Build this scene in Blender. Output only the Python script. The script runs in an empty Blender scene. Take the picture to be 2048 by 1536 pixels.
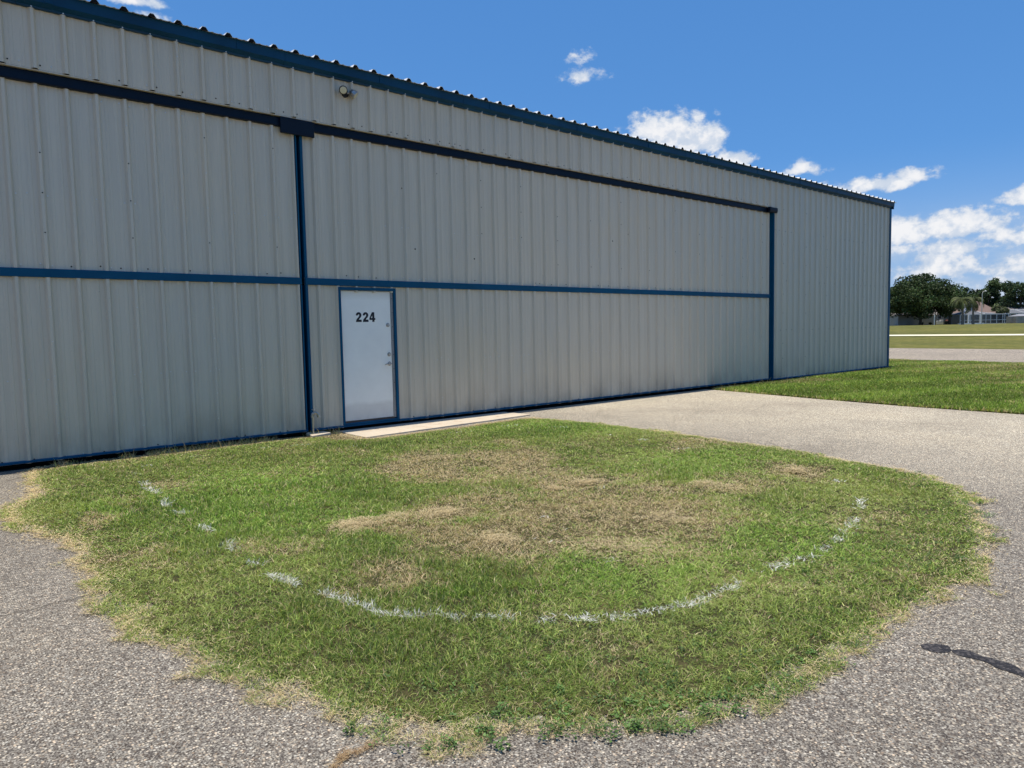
import bpy, math, random
import numpy as np
from mathutils import Vector, Matrix
rng = np.random.default_rng(7); random.seed(7)
S = bpy.context.scene; COL = S.collection

# ------------------------------------------------------------------ camera
H = 1.46
R_ = np.array([0.756984, -0.653121, -0.020230]); U_ = np.array([0.063221, 0.042390, 0.997099]); F_ = np.array([0.650368, 0.756066, -0.073379])
cd = bpy.data.cameras.new('camera'); cam = bpy.data.objects.new('camera', cd); COL.objects.link(cam)
M = Matrix.Identity(4)
for i in range(3):
    M[i][0], M[i][1], M[i][2] = R_[i], U_[i], -F_[i]
M[2][3] = H
cam.matrix_world = M
cd.sensor_width = 36; cd.lens = 1430.05/2048*36; cd.clip_end = 6000; cd.clip_start = .05
S.camera = cam
S.view_settings.view_transform = 'Standard'; S.view_settings.look = 'None'
S.view_settings.exposure = 0.5; S.view_settings.gamma = 1

# ------------------------------------------------------------------ sun and sky
SUNV = Vector((-0.055, 0.007, 1)).normalized()
sl = bpy.data.lights.new('sun', 'SUN'); sl.energy = 3.9; sl.angle = math.radians(.53); sl.color = (1, .94, .84)
sun = bpy.data.objects.new('sun', sl); COL.objects.link(sun)
sun.rotation_euler = SUNV.to_track_quat('Z', 'Y').to_euler(); sun.location = (0, 0, 60)

W = bpy.data.worlds.new('World'); S.world = W; W.use_nodes = True
def build_world():
    nt = W.node_tree; N = nt.nodes; L = nt.links; N.clear()
    def m(op, a, b=None, c=None, clamp=False):
        n = N.new('ShaderNodeMath'); n.operation = op; n.use_clamp = clamp
        for i, v in enumerate((a, b, c)):
            if v is None: continue
            if isinstance(v, (int, float)): n.inputs[i].default_value = v
            else: L.new(v, n.inputs[i])
        return n.outputs[0]
    def sstep(x, lo, hi):
        n = N.new('ShaderNodeMapRange'); n.interpolation_type = 'SMOOTHSTEP'
        L.new(x, n.inputs[0]); n.inputs[1].default_value = lo; n.inputs[2].default_value = hi
        return n.outputs[0]
    tc = N.new('ShaderNodeTexCoord'); D = tc.outputs['Generated']
    sep = N.new('ShaderNodeSeparateXYZ'); L.new(D, sep.inputs[0]); Z = sep.outputs[2]
    sky = N.new('ShaderNodeTexSky'); sky.sky_type = 'NISHITA'; sky.sun_disc = False
    sky.sun_elevation = math.asin(SUNV.z); sky.sun_rotation = math.atan2(SUNV.x, SUNV.y)
    sky.air_density = 1.0; sky.dust_density = .35; sky.ozone_density = 3.0; sky.altitude = 0
    cz = N.new('ShaderNodeCombineXYZ'); L.new(sep.outputs[0], cz.inputs[0]); L.new(sep.outputs[1], cz.inputs[1]); L.new(m('ADD', m('MULTIPLY', Z, .9), .20), cz.inputs[2])
    nv = N.new('ShaderNodeVectorMath'); nv.operation = 'NORMALIZE'; L.new(cz.outputs[0], nv.inputs[0]); L.new(nv.outputs[0], sky.inputs[0])
    hs = N.new('ShaderNodeHueSaturation'); L.new(sky.outputs[0], hs.inputs['Color'])
    hs.inputs['Saturation'].default_value = SKY_SAT; hs.inputs['Value'].default_value = SKY_VAL
    # cloud noise on the sky directions, flattened towards the horizon
    def noise(scale, detail, rough, off, sq=2.2):
        mp = N.new('ShaderNodeMapping'); L.new(D, mp.inputs[0]); mp.inputs['Scale'].default_value = (1, 1, sq); mp.inputs['Location'].default_value = off
        n = N.new('ShaderNodeTexNoise'); n.inputs['Scale'].default_value = scale; n.inputs['Detail'].default_value = detail; n.inputs['Roughness'].default_value = rough
        L.new(mp.outputs[0], n.inputs['Vector']); return n.outputs[0]
    n1 = noise(24, 9, .60, (0.37, 0, 0), 1.25); n1b = noise(24, 9, .60, (0.37, 0, -.014 * 1.25), 1.25); n2 = noise(7, 5, .55, (3, 1, 2), 3.0); n3 = noise(70, 5, .6, (1, 5, 2), 1.6)
    # (image x, y in the 2048 photo only served to find the compass direction; each cloud is fixed to the sky)
    blobs = [(1168,153,50,17,.50),(1165,118,34,13,.32),(1340,268,92,50,1.5),(1400,282,60,42,1.3),(1478,318,44,24,.85),(1592,342,46,20,.66),(1560,350,30,14,.6),
             (1745,372,92,22,1.2),(1830,354,48,22,1.0),(2052,396,40,20,1.0),(1812,470,66,40,1.15),(1925,456,90,36,1.35),(1990,474,60,22,.95),(2064,476,50,30,1.05),
             (1850,520,90,26,.72),(1972,512,26,34,.7),(2045,520,50,24,.68),(1800,540,60,20,.7),(2000,560,50,14,.5),(1900,496,190,26,.75),(1900,540,220,36,.68),(1900,595,240,30,.5),(270,2,70,16,.75),(300,34,30,10,.5),(190,-20,90,16,.6),
             (1640,470,120,36,.9),(1400,440,160,50,1.0),(1050,380,150,40,.9),(700,300,140,45,1.0),(2330,470,110,40,.9),(2500,330,160,60,1.0),(2350,500,160,30,.8),(200,470,220,60,1.0)]
    acc = None
    for (px, py, rx, ry, st) in blobs:
        d = F_*1430.05 + R_*(px-1024) - U_*(py-768); d = d/np.linalg.norm(d)
        u = np.cross([0,0,1], -d); u = -u/np.linalg.norm(u); v = np.cross(u, d); v = v/np.linalg.norm(v)
        if v[2] < 0: v = -v
        def dot(vec, k):
            n = N.new('ShaderNodeVectorMath'); n.operation = 'DOT_PRODUCT'; L.new(D, n.inputs[0]); n.inputs[1].default_value = tuple(vec*k); return n.outputs['Value']
        a = dot(u, 1430/rx*np.cos(0)); b0 = float(np.dot(u, d)*1430/rx)
        b = dot(v, 1430/ry); b = m('ADD', m('MULTIPLY', m('MINIMUM', b, 0), 1.75), m('MAXIMUM', b, 0))
        r2 = m('ADD', m('MULTIPLY', a, a), m('MULTIPLY', b, b))
        front = m('GREATER_THAN', dot(d, 1), .2)
        e = m('MULTIPLY', m('MULTIPLY', m('SUBTRACT', 1.0, m('SQRT', r2)), st), 1.0)
        e = m('ADD', m('MULTIPLY', m('ADD', e, 9), front), -9)
        e = m('MAXIMUM', e, -3)
        acc = e if acc is None else m('MAXIMUM', acc, e)
    dens = m('ADD', acc, m('MULTIPLY', m('SUBTRACT', n1, .5), 2.5))
    dens = m('ADD', dens, m('MULTIPLY', m('SUBTRACT', n3, .5), .8))
    cum = m('MULTIPLY', sstep(dens, .0, .52), .97)
    # thin veil low in the sky, all round the horizon
    lowm = m('SUBTRACT', 1.0, sstep(Z, .03, .155))
    veil = m('MULTIPLY', m('MULTIPLY', lowm, sstep(m('ADD', n2, m('MULTIPLY', m('SUBTRACT', n1, .5), .7)), .30, .58)), .80)
    al = m('MAXIMUM', cum, veil)
    # cloud colour: bright tops, bluish grey undersides
    shade = sstep(m('ADD', m('SUBTRACT', n1, n1b), m('MULTIPLY', m('SUBTRACT', n3, .5), .10)), -.10, .08)
    mc = N.new('ShaderNodeMix'); mc.data_type = 'RGBA'; L.new(m('MULTIPLY', m('ADD', m('MULTIPLY', shade, .6), .4), sstep(dens, -.1, .9)), mc.inputs[0])
    mc.inputs[6].default_value = (3.3, 4.1, 5.3, 1); mc.inputs[7].default_value = (6.5, 6.5, 6.6, 1)
    mx = N.new('ShaderNodeMix'); mx.data_type = 'RGBA'; L.new(al, mx.inputs[0]); 
    hz = N.new('ShaderNodeMix'); hz.data_type = 'RGBA'; L.new(m('MULTIPLY', m('SUBTRACT', 1.0, sstep(Z, .0, .22)), .9), hz.inputs[0]); L.new(hs.outputs[0], hz.inputs[6]); hz.inputs[7].default_value = (2.6, 3.7, 5.3, 1)
    L.new(hz.outputs[2], mx.inputs[6]); L.new(mc.outputs[2], mx.inputs[7])
    bg = N.new('ShaderNodeBackground'); bg.inputs[1].default_value = SKY_STR; L.new(mx.outputs[2], bg.inputs[0])
    o = N.new('ShaderNodeOutputWorld'); L.new(bg.outputs[0], o.inputs[0])
SKY_SAT, SKY_VAL, SKY_STR = 1.27, 1.17, .1
build_world()

# ------------------------------------------------------------------ helpers
def tag(o, label=None, cat=None, group=None, kind=None):
    if label: o['label'] = label
    if cat: o['category'] = cat
    if group: o['group'] = group
    if kind: o['kind'] = kind
    return o
def empty(name, loc=(0,0,0), rz=0):
    o = bpy.data.objects.new(name, None); COL.objects.link(o); o.location = loc; o.rotation_euler = (0,0,rz); o.empty_display_size = .2
    return o
def link(name, me, mats, parent=None):
    o = bpy.data.objects.new(name, me); COL.objects.link(o)
    for mt in (mats if isinstance(mats, (list, tuple)) else [mats]): me.materials.append(mt)
    if parent: o.parent = parent
    return o
class MB:
    def __init__(s): s.v = []; s.f = []; s.m = []; s.cm = 0
    def add(s, vs, fs):
        b = len(s.v); s.v += [tuple(map(float, v)) for v in vs]
        for f in fs: s.f.append(tuple(i+b for i in f)); s.m.append(s.cm)
        return s
    def box(s, x0, x1, y0, y1, z0, z1):
        v = [(x0,y0,z0),(x1,y0,z0),(x1,y1,z0),(x0,y1,z0),(x0,y0,z1),(x1,y0,z1),(x1,y1,z1),(x0,y1,z1)]
        return s.add(v, [(0,3,2,1),(4,5,6,7),(0,1,5,4),(1,2,6,5),(2,3,7,6),(3,0,4,7)])
    def prism_x(s, prof, x0, x1):         # closed profile of (y, z), swept along x
        n = len(prof); v = [(x0,y,z) for y,z in prof]+[(x1,y,z) for y,z in prof]
        f = [(i,(i+1)%n,n+(i+1)%n,n+i) for i in range(n)]+[tuple(range(n))[::-1], tuple(range(n,2*n))]
        return s.add(v, f)
    def tube(s, pts, rad, n=10, cap=True):
        pts = [Vector(p) for p in pts]; rad = rad if isinstance(rad, (list, tuple)) else [rad]*len(pts)
        rings = []
        for i, p in enumerate(pts):
            t = (pts[min(i+1,len(pts)-1)]-pts[max(i-1,0)]).normalized()
            a = t.orthogonal().normalized() if i == 0 else (a - t*a.dot(t)).normalized()
            b = t.cross(a)
            rings.append([p + (a*math.cos(2*math.pi*k/n)+b*math.sin(2*math.pi*k/n))*rad[i] for k in range(n)])
        v = [q for r in rings for q in r]; f = []
        for i in range(len(pts)-1):
            for k in range(n): f.append((i*n+k, i*n+(k+1)%n, (i+1)*n+(k+1)%n, (i+1)*n+k))
        if cap: f += [tuple(range(n))[::-1], tuple((len(pts)-1)*n+k for k in range(n))]
        return s.add(v, f)
    def disc(s, c, r, axis, h, n=8):
        c = Vector(c); axis = Vector(axis).normalized()
        return s.tube([c, c+axis*h], [r, r*.75], n)
    def build(s, name, mats, parent=None, smooth=False, bevel=0):
        me = bpy.data.meshes.new(name); me.from_pydata(s.v, [], s.f)
        if any(s.m): me.polygons.foreach_set('material_index', s.m)
        if smooth: me.polygons.foreach_set('use_smooth', [True]*len(me.polygons))
        me.update(); o = link(name, me, mats, parent)
        if bevel:
            b = o.modifiers.new('bevel', 'BEVEL'); b.width = bevel; b.segments = 2; b.limit_method = 'ANGLE'
        return o
def np_mesh(name, V, Fc, mats, parent=None, col=None, mat_idx=None):
    me = bpy.data.meshes.new(name); nf, k = Fc.shape
    me.vertices.add(len(V)); me.vertices.foreach_set('co', V.astype(np.float32).ravel())
    me.loops.add(nf*k); me.loops.foreach_set('vertex_index', Fc.astype(np.int32).ravel())
    me.polygons.add(nf); me.polygons.foreach_set('loop_start', (np.arange(nf)*k).astype(np.int32))
    if col is not None:
        a = me.color_attributes.new('Col', 'FLOAT_COLOR', 'POINT'); a.data.foreach_set('color', col.astype(np.float32).ravel())
    me.update(calc_edges=True); me.validate()
    return link(name, me, mats, parent)

# ------------------------------------------------------------------ materials
class NT:
    def __init__(s, name):
        s.m = bpy.data.materials.new(name); s.m.use_nodes = True; s.t = s.m.node_tree; s.N = s.t.nodes; s.L = s.t.links
        s.b = s.N['Principled BSDF']; s.out = s.N['Material Output']
        s.g = s.N.new('ShaderNodeNewGeometry').outputs['Position']
    def set(s, sock, v):
        if isinstance(v, bpy.types.NodeSocket): s.L.new(v, sock)
        else: sock.default_value = v if not isinstance(v, tuple) or len(v) != 3 or sock.type != 'RGBA' else (*v, 1)
    def mapv(s, sc, rot=(0,0,0)):
        n = s.N.new('ShaderNodeMapping'); s.L.new(s.g, n.inputs[0]); n.inputs['Scale'].default_value = sc; n.inputs['Rotation'].default_value = rot; return n.outputs[0]
    def noise(s, scale, detail=4, rough=.55, vec=None, dist=0, out=0):
        n = s.N.new('ShaderNodeTexNoise'); s.L.new(vec or s.g, n.inputs['Vector']); n.inputs['Scale'].default_value = scale
        n.inputs['Detail'].default_value = detail; n.inputs['Roughness'].default_value = rough; n.inputs['Distortion'].default_value = dist; return n.outputs[out]
    def vor(s, scale, feat='F1', vec=None, rand=1):
        n = s.N.new('ShaderNodeTexVoronoi'); s.L.new(vec or s.g, n.inputs['Vector']); n.inputs['Scale'].default_value = scale; n.feature = feat; n.inputs['Randomness'].default_value = rand; return n
    def ramp(s, x, stops, interp='LINEAR'):
        n = s.N.new('ShaderNodeValToRGB'); s.L.new(x, n.inputs[0]); r = n.color_ramp; r.interpolation = interp
        while len(r.elements) < len(stops): r.elements.new(.5)
        for e, (p, c) in zip(r.elements, stops): e.position = p; e.color = (*c, 1) if isinstance(c, tuple) else (c, c, c, 1)
        return n.outputs[0]
    def mix(s, fac, a, b, mode='MIX'):
        n = s.N.new('ShaderNodeMix'); n.data_type = 'RGBA'; n.blend_type = mode
        s.set(n.inputs[0], fac); s.set(n.inputs[6], a); s.set(n.inputs[7], b); return n.outputs[2]
    def math(s, op, a, b=0, clamp=False):
        n = s.N.new('ShaderNodeMath'); n.operation = op; n.use_clamp = clamp; s.set(n.inputs[0], a); s.set(n.inputs[1], b); return n.outputs[0]
    def sep(s, v=None):
        n = s.N.new('ShaderNodeSeparateXYZ'); s.L.new(v or s.g, n.inputs[0]); return n.outputs
    def bump(s, h, strength=.3, dist=.01):
        n = s.N.new('ShaderNodeBump'); s.L.new(h, n.inputs['Height']); n.inputs['Strength'].default_value = strength; n.inputs['Distance'].default_value = dist
        s.L.new(n.outputs[0], s.b.inputs['Normal'])
    def fin(s, col, rough=.6, spec=.5, metal=0):
        s.set(s.b.inputs['Base Color'], col); s.set(s.b.inputs['Roughness'], rough); s.b.inputs['Specular IOR Level'].default_value = spec; s.b.inputs['Metallic'].default_value = metal
        return s.m
def simple(name, col, rough=.5, spec=.5, metal=0, var=.12, vs=6.):
    t = NT(name); n = t.noise(vs, 5)
    c = t.mix(1.0, col, t.ramp(n, [(.25, 1-var), (.75, 1+var)]), 'MULTIPLY')
    return t.fin(c, rough, spec, metal)

def panel_mat(name, base, dirt):
    t = NT(name)
    st = t.noise(1.0, 4, .6, t.mapv((14, 14, .35)))
    bl = t.noise(.55, 3, .5)
    c = t.mix(1.0, base, t.ramp(st, [(.25, .90), (.75, 1.06)]), 'MULTIPLY')
    c = t.mix(1.0, c, t.ramp(bl, [(.3, (.96,.97,1.0)), (.7, (1.03,1.0,.97))]), 'MULTIPLY')
    z = t.sep()[2]
    # splash dirt low on the sheets, uneven, own shape
    dm = t.math('SUBTRACT', 1.0, t.math('DIVIDE', z, .75), True)
    dn = t.noise(1.2, 5, .65, t.mapv((1.6, 1.6, .8)))
    dfac = t.math('MULTIPLY', t.math('POWER', dm, 1.5), t.ramp(dn, [(.38, 0.05), (.62, 1.0)]), True)
    c = t.mix(t.math('MULTIPLY', dfac, dirt), c, (.11, .085, .06))
    sp = t.ramp(t.noise(38, 2, .5), [(.70, 0.0), (.76, .35)])
    c = t.mix(sp, c, (.25, .22, .18))
    t.bump(t.noise(2.2, 3, .5, t.mapv((1.5, 1.5, .5))), .5, .03)
    return t.fin(c, .30, .5)
M_PANEL = panel_mat('grey_painted_steel', (.605, .545, .420), .5)
M_BLUE = simple('blue_painted_steel', (.003, .072, .145), .5, .12, 0, .12, 3)
M_EAVE = simple('blue_eave_steel', (.0015, .046, .105), .45, .2, 0, .22, 2.2)
M_NAVY = simple('navy_track_steel', (.001, .007, .018), .5, .2, 0, .25, 4)
M_ROOF = simple('galvalume_roof', (.66, .66, .63), .45, .5, .0, .12, 3)
M_UNDER = simple('dark_void', (.012, .011, .010), .9, .1)  # near-black, painted shade for gaps and rib ends; also barbecue bowl and fan guards
M_STEEL = simple('weathered_zinc', (.42, .40, .37), .38, .5, .85, .25, 40)
M_HOLE = simple('screw_dark', (.02, .018, .016), .8, .2)
M_SCREW = simple('screw_zinc', (.62, .62, .60), .35, .5, .5)
M_BLACK = simple('black_vinyl', (.006, .006, .010), .45, .4)
M_WHITE = simple('white_paint', (.74, .74, .72), .5, .4)
def door_mat():
    t = NT('white_door_steel'); z = t.sep()[2]
    c = t.mix(1.0, (.90, .885, .80), t.ramp(t.noise(3, 5, .6), [(.3, .95), (.7, 1.03)]), 'MULTIPLY')
    dn = t.noise(3.0, 5, .65, t.mapv((1, 1, .6)))
    dm = t.math('SUBTRACT', 1.0, t.math('DIVIDE', t.math('ADD', z, t.math('MULTIPLY', dn, .18)), .52), True)
    c = t.mix(t.math('MULTIPLY', t.ramp(dm, [(.0, 0.), (.12, .55), (.8, .9)]), t.ramp(dn, [(.3, .45), (.65, .8)])), c, (.42, .39, .34))
    top = t.math('MULTIPLY', t.math('SUBTRACT', z, 1.98), 6.0, True)
    c = t.mix(t.math('MULTIPLY', top, .4), c, (.48, .42, .30))
    return t.fin(c, .38, .5)
M_DOOR = door_mat()

def gravel_mat(name, tint, scale=100., yellowish_on=True):
    t = NT(name)
    v1 = t.vor(scale, 'F1'); v2 = t.vor(scale*1.9, 'F1')
    s1 = t.N.new('ShaderNodeSeparateColor'); t.L.new(v1.outputs['Color'], s1.inputs[0])
    s2 = t.N.new('ShaderNodeSeparateColor'); t.L.new(v2.outputs['Color'], s2.inputs[0])
    k = tint
    a = t.ramp(s1.outputs[0], [(0, (.07*k,.062*k,.058*k)), (.28, (.17*k,.152*k,.144*k)), (.52, (.33*k,.30*k,.28*k)), (.75, (.58*k,.55*k,.51*k)), (.95, (.94*k,.91*k,.85*k))])
    b = t.ramp(s2.outputs[1], [(0, (.07*k,.06*k,.06*k)), (.5, (.26*k,.235*k,.222*k)), (1, (.60*k,.57*k,.53*k))])
    hue = t.ramp(s1.outputs[2], [(0, (1.10,1.0,.90)), (.4, (1,1,1)), (.8, (.96,.99,1.04)), (1, (1.14,.96,.82))])
    a = t.mix(1.0, a, hue, 'MULTIPLY')
    d = t.ramp(v1.outputs['Distance'], [(.36, 0.0), (.56, 1.0)])
    c = t.mix(d, a, b)
    patch = t.noise(.35, 5, .6); p2 = t.noise(1.7, 4, .6)
    c = t.mix(1.0, c, t.ramp(patch, [(.28, (.80,.79,.79)), (.5,(1,1,1)), (.72, (1.12,1.10,1.06))]), 'MULTIPLY')
    c = t.mix(1.0, c, t.ramp(p2, [(.3, .93), (.7, 1.06)]), 'MULTIPLY')
    c = t.mix(1.0, c, t.ramp(t.noise(32, 4, .8), [(.30, .76), (.5, 1.0), (.70, 1.24)]), 'MULTIPLY')
    rust = t.ramp(t.noise(1.1, 4, .7), [(.69, 0.), (.76, .35)])
    c = t.mix(rust, c, (.30*k, .17*k, .11*k))
    cv = t.vor(.42, 'DISTANCE_TO_EDGE', t.mix(.12, t.g, t.noise(2.5, 5, .7, out=1)))
    ck = t.math('MULTIPLY', t.ramp(cv.outputs['Distance'], [(.0, 1.), (.006, .0)]), t.ramp(t.noise(.30, 2, .5), [(.50, 0.), (.60, .65)]))
    c = t.mix(ck, c, (.05, .043, .038))
    oil = t.ramp(t.noise(.8, 4, .6), [(.66, 0.), (.74, .30)])
    c = t.mix(oil, c, (.09, .08, .072))
    scf = t.ramp(t.noise(1.0, 3, .6, t.mapv((.5, 7, 1), (0, 0, .7))), [(.70, 0.), (.76, .45)])
    c = t.mix(scf, c, (.10, .09, .085))
    # the strip between the two lawns is tinted paler and yellower
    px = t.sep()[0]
    yellowish = t.math('MULTIPLY', t.math('SUBTRACT', t.math('ADD', px, t.math('MULTIPLY', patch, 3.0)), 6.5), .16, True)
    if yellowish_on: c = t.mix(1.0, c, t.mix(yellowish, (1.04, .995, .865), (2.0, 1.91, 1.56)), 'MULTIPLY')
    else: c = t.mix(1.0, c, (1.04, .96, .80), 'MULTIPLY')
    h = t.math('ADD', t.math('MULTIPLY', v1.outputs['Distance'], -1.0), t.math('MULTIPLY', s1.outputs[1], .35))
    t.bump(h, .55, .006)
    return t.fin(c, .85, .25)
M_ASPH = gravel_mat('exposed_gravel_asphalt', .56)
M_TAXI = gravel_mat('taxiway_asphalt', .80, 60, False)
def conc_mat():
    t = NT('old_concrete')
    c = t.mix(1.0, (.56, .475, .36), t.ramp(t.noise(2.5, 6, .65), [(.3, .86), (.7, 1.06)]), 'MULTIPLY')
    c = t.mix(t.ramp(t.noise(5, 5, .7), [(.52, 0.), (.68, .65)]), c, (.34, .21, .11))
    c = t.mix(t.ramp(t.noise(160, 2, .5), [(.55, 0.), (.75, .35)]), c, (.30, .27, .23))
    t.bump(t.noise(60, 4, .6), .3, .004)
    return t.fin(c, .85, .2)
M_CONC = conc_mat()
M_PATH = simple('pale_path', (.74, .68, .50), .9, .1, 0, .06, .5)
def tar_mat():
    t = NT('tar_sealant'); v = t.vor(84); s = t.N.new('ShaderNodeSeparateColor'); t.L.new(v.outputs['Color'], s.inputs[0])
    c = t.mix(t.ramp(s.outputs[0], [(.55, .0), (.95, .85)]), (.020, .018, .019), (.085, .075, .07))
    c = t.mix(t.ramp(t.noise(45, 3, .6), [(.60, 0.), (.70, .8)]), c, (.13, .115, .10))
    h = t.math('ADD', t.math('MULTIPLY', v.outputs['Distance'], -1.0), t.math('MULTIPLY', s.outputs[1], .35))
    t.bump(h, .7, .006)
    return t.fin(c, .7, .25)
M_TAR = tar_mat()
def lawn_mat(name, cols, straw=.5, fine=30.):
    t = NT(name)
    n = t.noise(.5, 6, .65); f = t.noise(fine, 4, .7); st = t.noise(.09, 4, .6, t.mapv((1, .22, 1), (0, 0, .35)))
    c = t.ramp(n, [(.28, cols[0]), (.5, cols[1]), (.72, cols[2])])
    c = t.mix(1.0, c, t.ramp(f, [(.3, .62), (.7, 1.35)]), 'MULTIPLY')
    c = t.mix(1.0, c, t.ramp(st, [(.38, (.85,.86,.9)), (.62, (1.15,1.1,1.0))]), 'MULTIPLY')
    c = t.mix(t.math('MULTIPLY', t.ramp(t.noise(1.3, 5, .7), [(.52, 0.), (.70, 1.)]), straw), c, (.26, .21, .09))
    t.bump(f, .6, .04)
    return t.fin(c, .95, .08)
M_FAR = lawn_mat('mown_far_lawn', [(.075,.088,.022), (.118,.120,.030), (.165,.150,.045)], .55, 2.2)
M_SOIL = lawn_mat('thatch_and_soil', [(.040,.046,.018), (.070,.064,.028), (.13,.10,.05)], .5, 90)
def blade_mat():
    t = NT('grass_blade'); at = t.N.new('ShaderNodeAttribute'); at.attribute_name = 'Col'
    t.b.inputs['Base Color'].default_value = (0,0,0,1)
    t.L.new(at.outputs[0], t.b.inputs['Base Color']); t.b.inputs['Roughness'].default_value = .55; t.b.inputs['Specular IOR Level'].default_value = .25
    tr = t.N.new('ShaderNodeBsdfTranslucent'); t.L.new(t.mix(1.0, at.outputs[0], (1.15, 1.2, .7), 'MULTIPLY'), tr.inputs[0])
    ms = t.N.new('ShaderNodeMixShader'); ms.inputs[0].default_value = .34
    t.L.new(t.b.outputs[0], ms.inputs[1]); t.L.new(tr.outputs[0], ms.inputs[2]); t.L.new(ms.outputs[0], t.out.inputs[0])
    return t.m
M_BLADE = blade_mat()
# ------------------------------------------------------------------ ground, pavements
def terr(x, y):
    s = .983*x - .18*y; t = np.clip((s-50)/85, 0, 1); return 1.03*(t*t*(3-2*t)) - .012
xs = np.concatenate([[-1500, -600, -250, -100, -40], np.arange(-20, 40, 5), np.arange(40, 150, 3), np.arange(150, 260, 12), [300, 450, 800, 1600, 3000]])
ys = np.concatenate([[-2500, -900, -400], np.arange(-160, 200, 12), [300, 600, 1200, 2500]])
X, Y = np.meshgrid(xs, ys, indexing='ij'); Z = terr(X, Y)
nx, ny = X.shape; idx = np.arange(nx*ny).reshape(nx, ny)
Fq = np.stack([idx[:-1,:-1], idx[1:,:-1], idx[1:,1:], idx[:-1,1:]], -1).reshape(-1, 4)
g = np_mesh('ground', np.stack([X, Y, Z], -1).reshape(-1, 3), Fq, M_FAR); tag(g, kind='structure')
def sheet(name, pts, z, mat):
    m = MB(); m.add([(x, y, z) for x, y in pts], [tuple(range(len(pts)))]); o = m.build(name, mat); tag(o, kind='structure'); return o
TD = np.array([.180, .984]); TN = np.array([.984, -.180])        # along / across the taxiway
def tpt(s, a): return tuple(TN*s + TD*a)
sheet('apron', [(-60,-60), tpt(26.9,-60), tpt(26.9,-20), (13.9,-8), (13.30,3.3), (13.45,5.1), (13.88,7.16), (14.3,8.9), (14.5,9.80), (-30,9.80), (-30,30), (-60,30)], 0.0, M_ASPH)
sheet('taxiway', [tpt(26.8,-200), tpt(41.2,-200), tpt(41.2,260), tpt(26.8,260)], .004, M_TAXI)
m = MB(); N_ = 60                                                  # pale path across the field
for i in range(N_):
    a0, a1 = -200+400*i/N_, -200+400*(i+1)/N_
    q = [tpt(71.2,a0), tpt(75.2,a0), tpt(75.2,a1), tpt(71.2,a1)]
    m.add([(x, y, float(terr(x, y))+.05) for x, y in q], [(0,1,2,3)])
tag(m.build('path', M_PATH), kind='structure')

# tar patch on the apron
T1 = [(3.448, 1.194), (3.472, 1.185), (3.488, 1.173), (3.512, 1.137), (3.519, 1.112), (3.51, 1.095), (3.489, 1.085), (3.459, 1.079), (3.423, 1.107), (3.408, 1.145), (3.415, 1.176)]
T2 = [(3.486, 1.081), (3.503, 1.075), (3.519, 1.063), (3.535, 1.025), (3.516, 0.979), (3.522, 0.94), (3.52, 0.89), (3.517, 0.85), (3.481, 0.809), (3.48, 0.763), (3.451, 0.698), (3.403, 0.624), (3.354, 0.606), (3.347, 0.675), (3.368, 0.737), (3.421, 0.795), (3.433, 0.839), (3.438, 0.892), (3.463, 0.943), (3.465, 0.984), (3.453, 1.022), (3.459, 1.06)]
m = MB()
for poly in (T1, T2):
    n = len(poly); P = []
    for i in range(n):
        p0, p1, p2, p3 = [np.array(poly[(i+q) % n]) for q in (-1, 0, 1, 2)]
        for k in range(5):
            t = k/5; q = .5*((2*p1)+(-p0+p2)*t+(2*p0-5*p1+4*p2-p3)*t*t+(-p0+3*p1-3*p2+p3)*t**3); P.append(q+np.array([random.uniform(-.0015,.0015), random.uniform(-.0015,.0015)]))
    c = sum(P)/len(P)
    N = len(P); m.add([(q[0], q[1], .0015) for q in P]+[(q[0]+(c[0]-q[0])*.02, q[1]+(c[1]-q[1])*.02, .003) for q in P], [tuple(range(N, 2*N))]+[(i, (i+1) % N, N+(i+1) % N, N+i) for i in range(N)])
tag(m.build('tar_patch', M_TAR), 'black blob and strip of tar sealant on the gravelly asphalt right of the grass', 'tar patch')

ISL = [(1.399,9.79),(1.098,9.658),(0.954,8.733),(0.94,8.042),(0.674,7.549),(0.623,6.975),(0.723,6.338),(0.845,5.985),(0.891,5.611),(0.776,5.355),(0.848,4.833),(0.73,4.609),(0.784,4.433),(0.874,4.2),(0.785,3.929),(0.842,3.693),(0.902,3.583),(0.957,3.318),(1.029,3.021),(1.053,2.859),(1.107,2.786),(1.143,2.582),(1.153,2.474),(1.228,2.339),(1.259,2.246),(1.383,2.105),(1.425,2.023),(1.498,2.016),(1.575,1.937),(1.719,1.825),(1.84,1.691),(1.932,1.628),(2.064,1.573),(2.187,1.506),(2.373,1.454),(2.554,1.388),(2.774,1.377),(3.167,1.388),(3.364,1.383),(3.534,1.338),(3.895,1.333),(4.327,1.309),(4.533,1.273),(4.876,1.359),(5.491,1.476),(5.854,1.638),(6.302,1.8),(6.8,2.019),(7.12,2.255),(7.345,2.497),(7.53,2.834),(7.598,3.359),(7.827,4.032),(7.928,4.729),(8.044,5.535),(8.099,6.412),(8.12,7.388),(8.066,8.206),(7.98,8.95),(5.0,8.82),(4.9,8.9),(4.86,9.79)]
LAWN = [(14.5,9.74),(24.62,9.74),(24.66,9.79),(24.66,22),(28.6,22.1),(30.5,12.6),(29.3,6.5),(26.6,-9),(13.9,-8),(13.30,3.3),(13.45,5.1),(13.88,7.16),(14.3,8.9)]
def pip(px, py, poly):
    ins = np.zeros(len(px), bool); n = len(poly)
    for i in range(n):
        x0, y0 = poly[i]; x1, y1 = poly[(i+1) % n]
        if y0 == y1: continue
        c = ((y0 > py) != (y1 > py)) & (px < (x1-x0)*(py-y0)/(y1-y0)+x0); ins ^= c
    return ins
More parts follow.
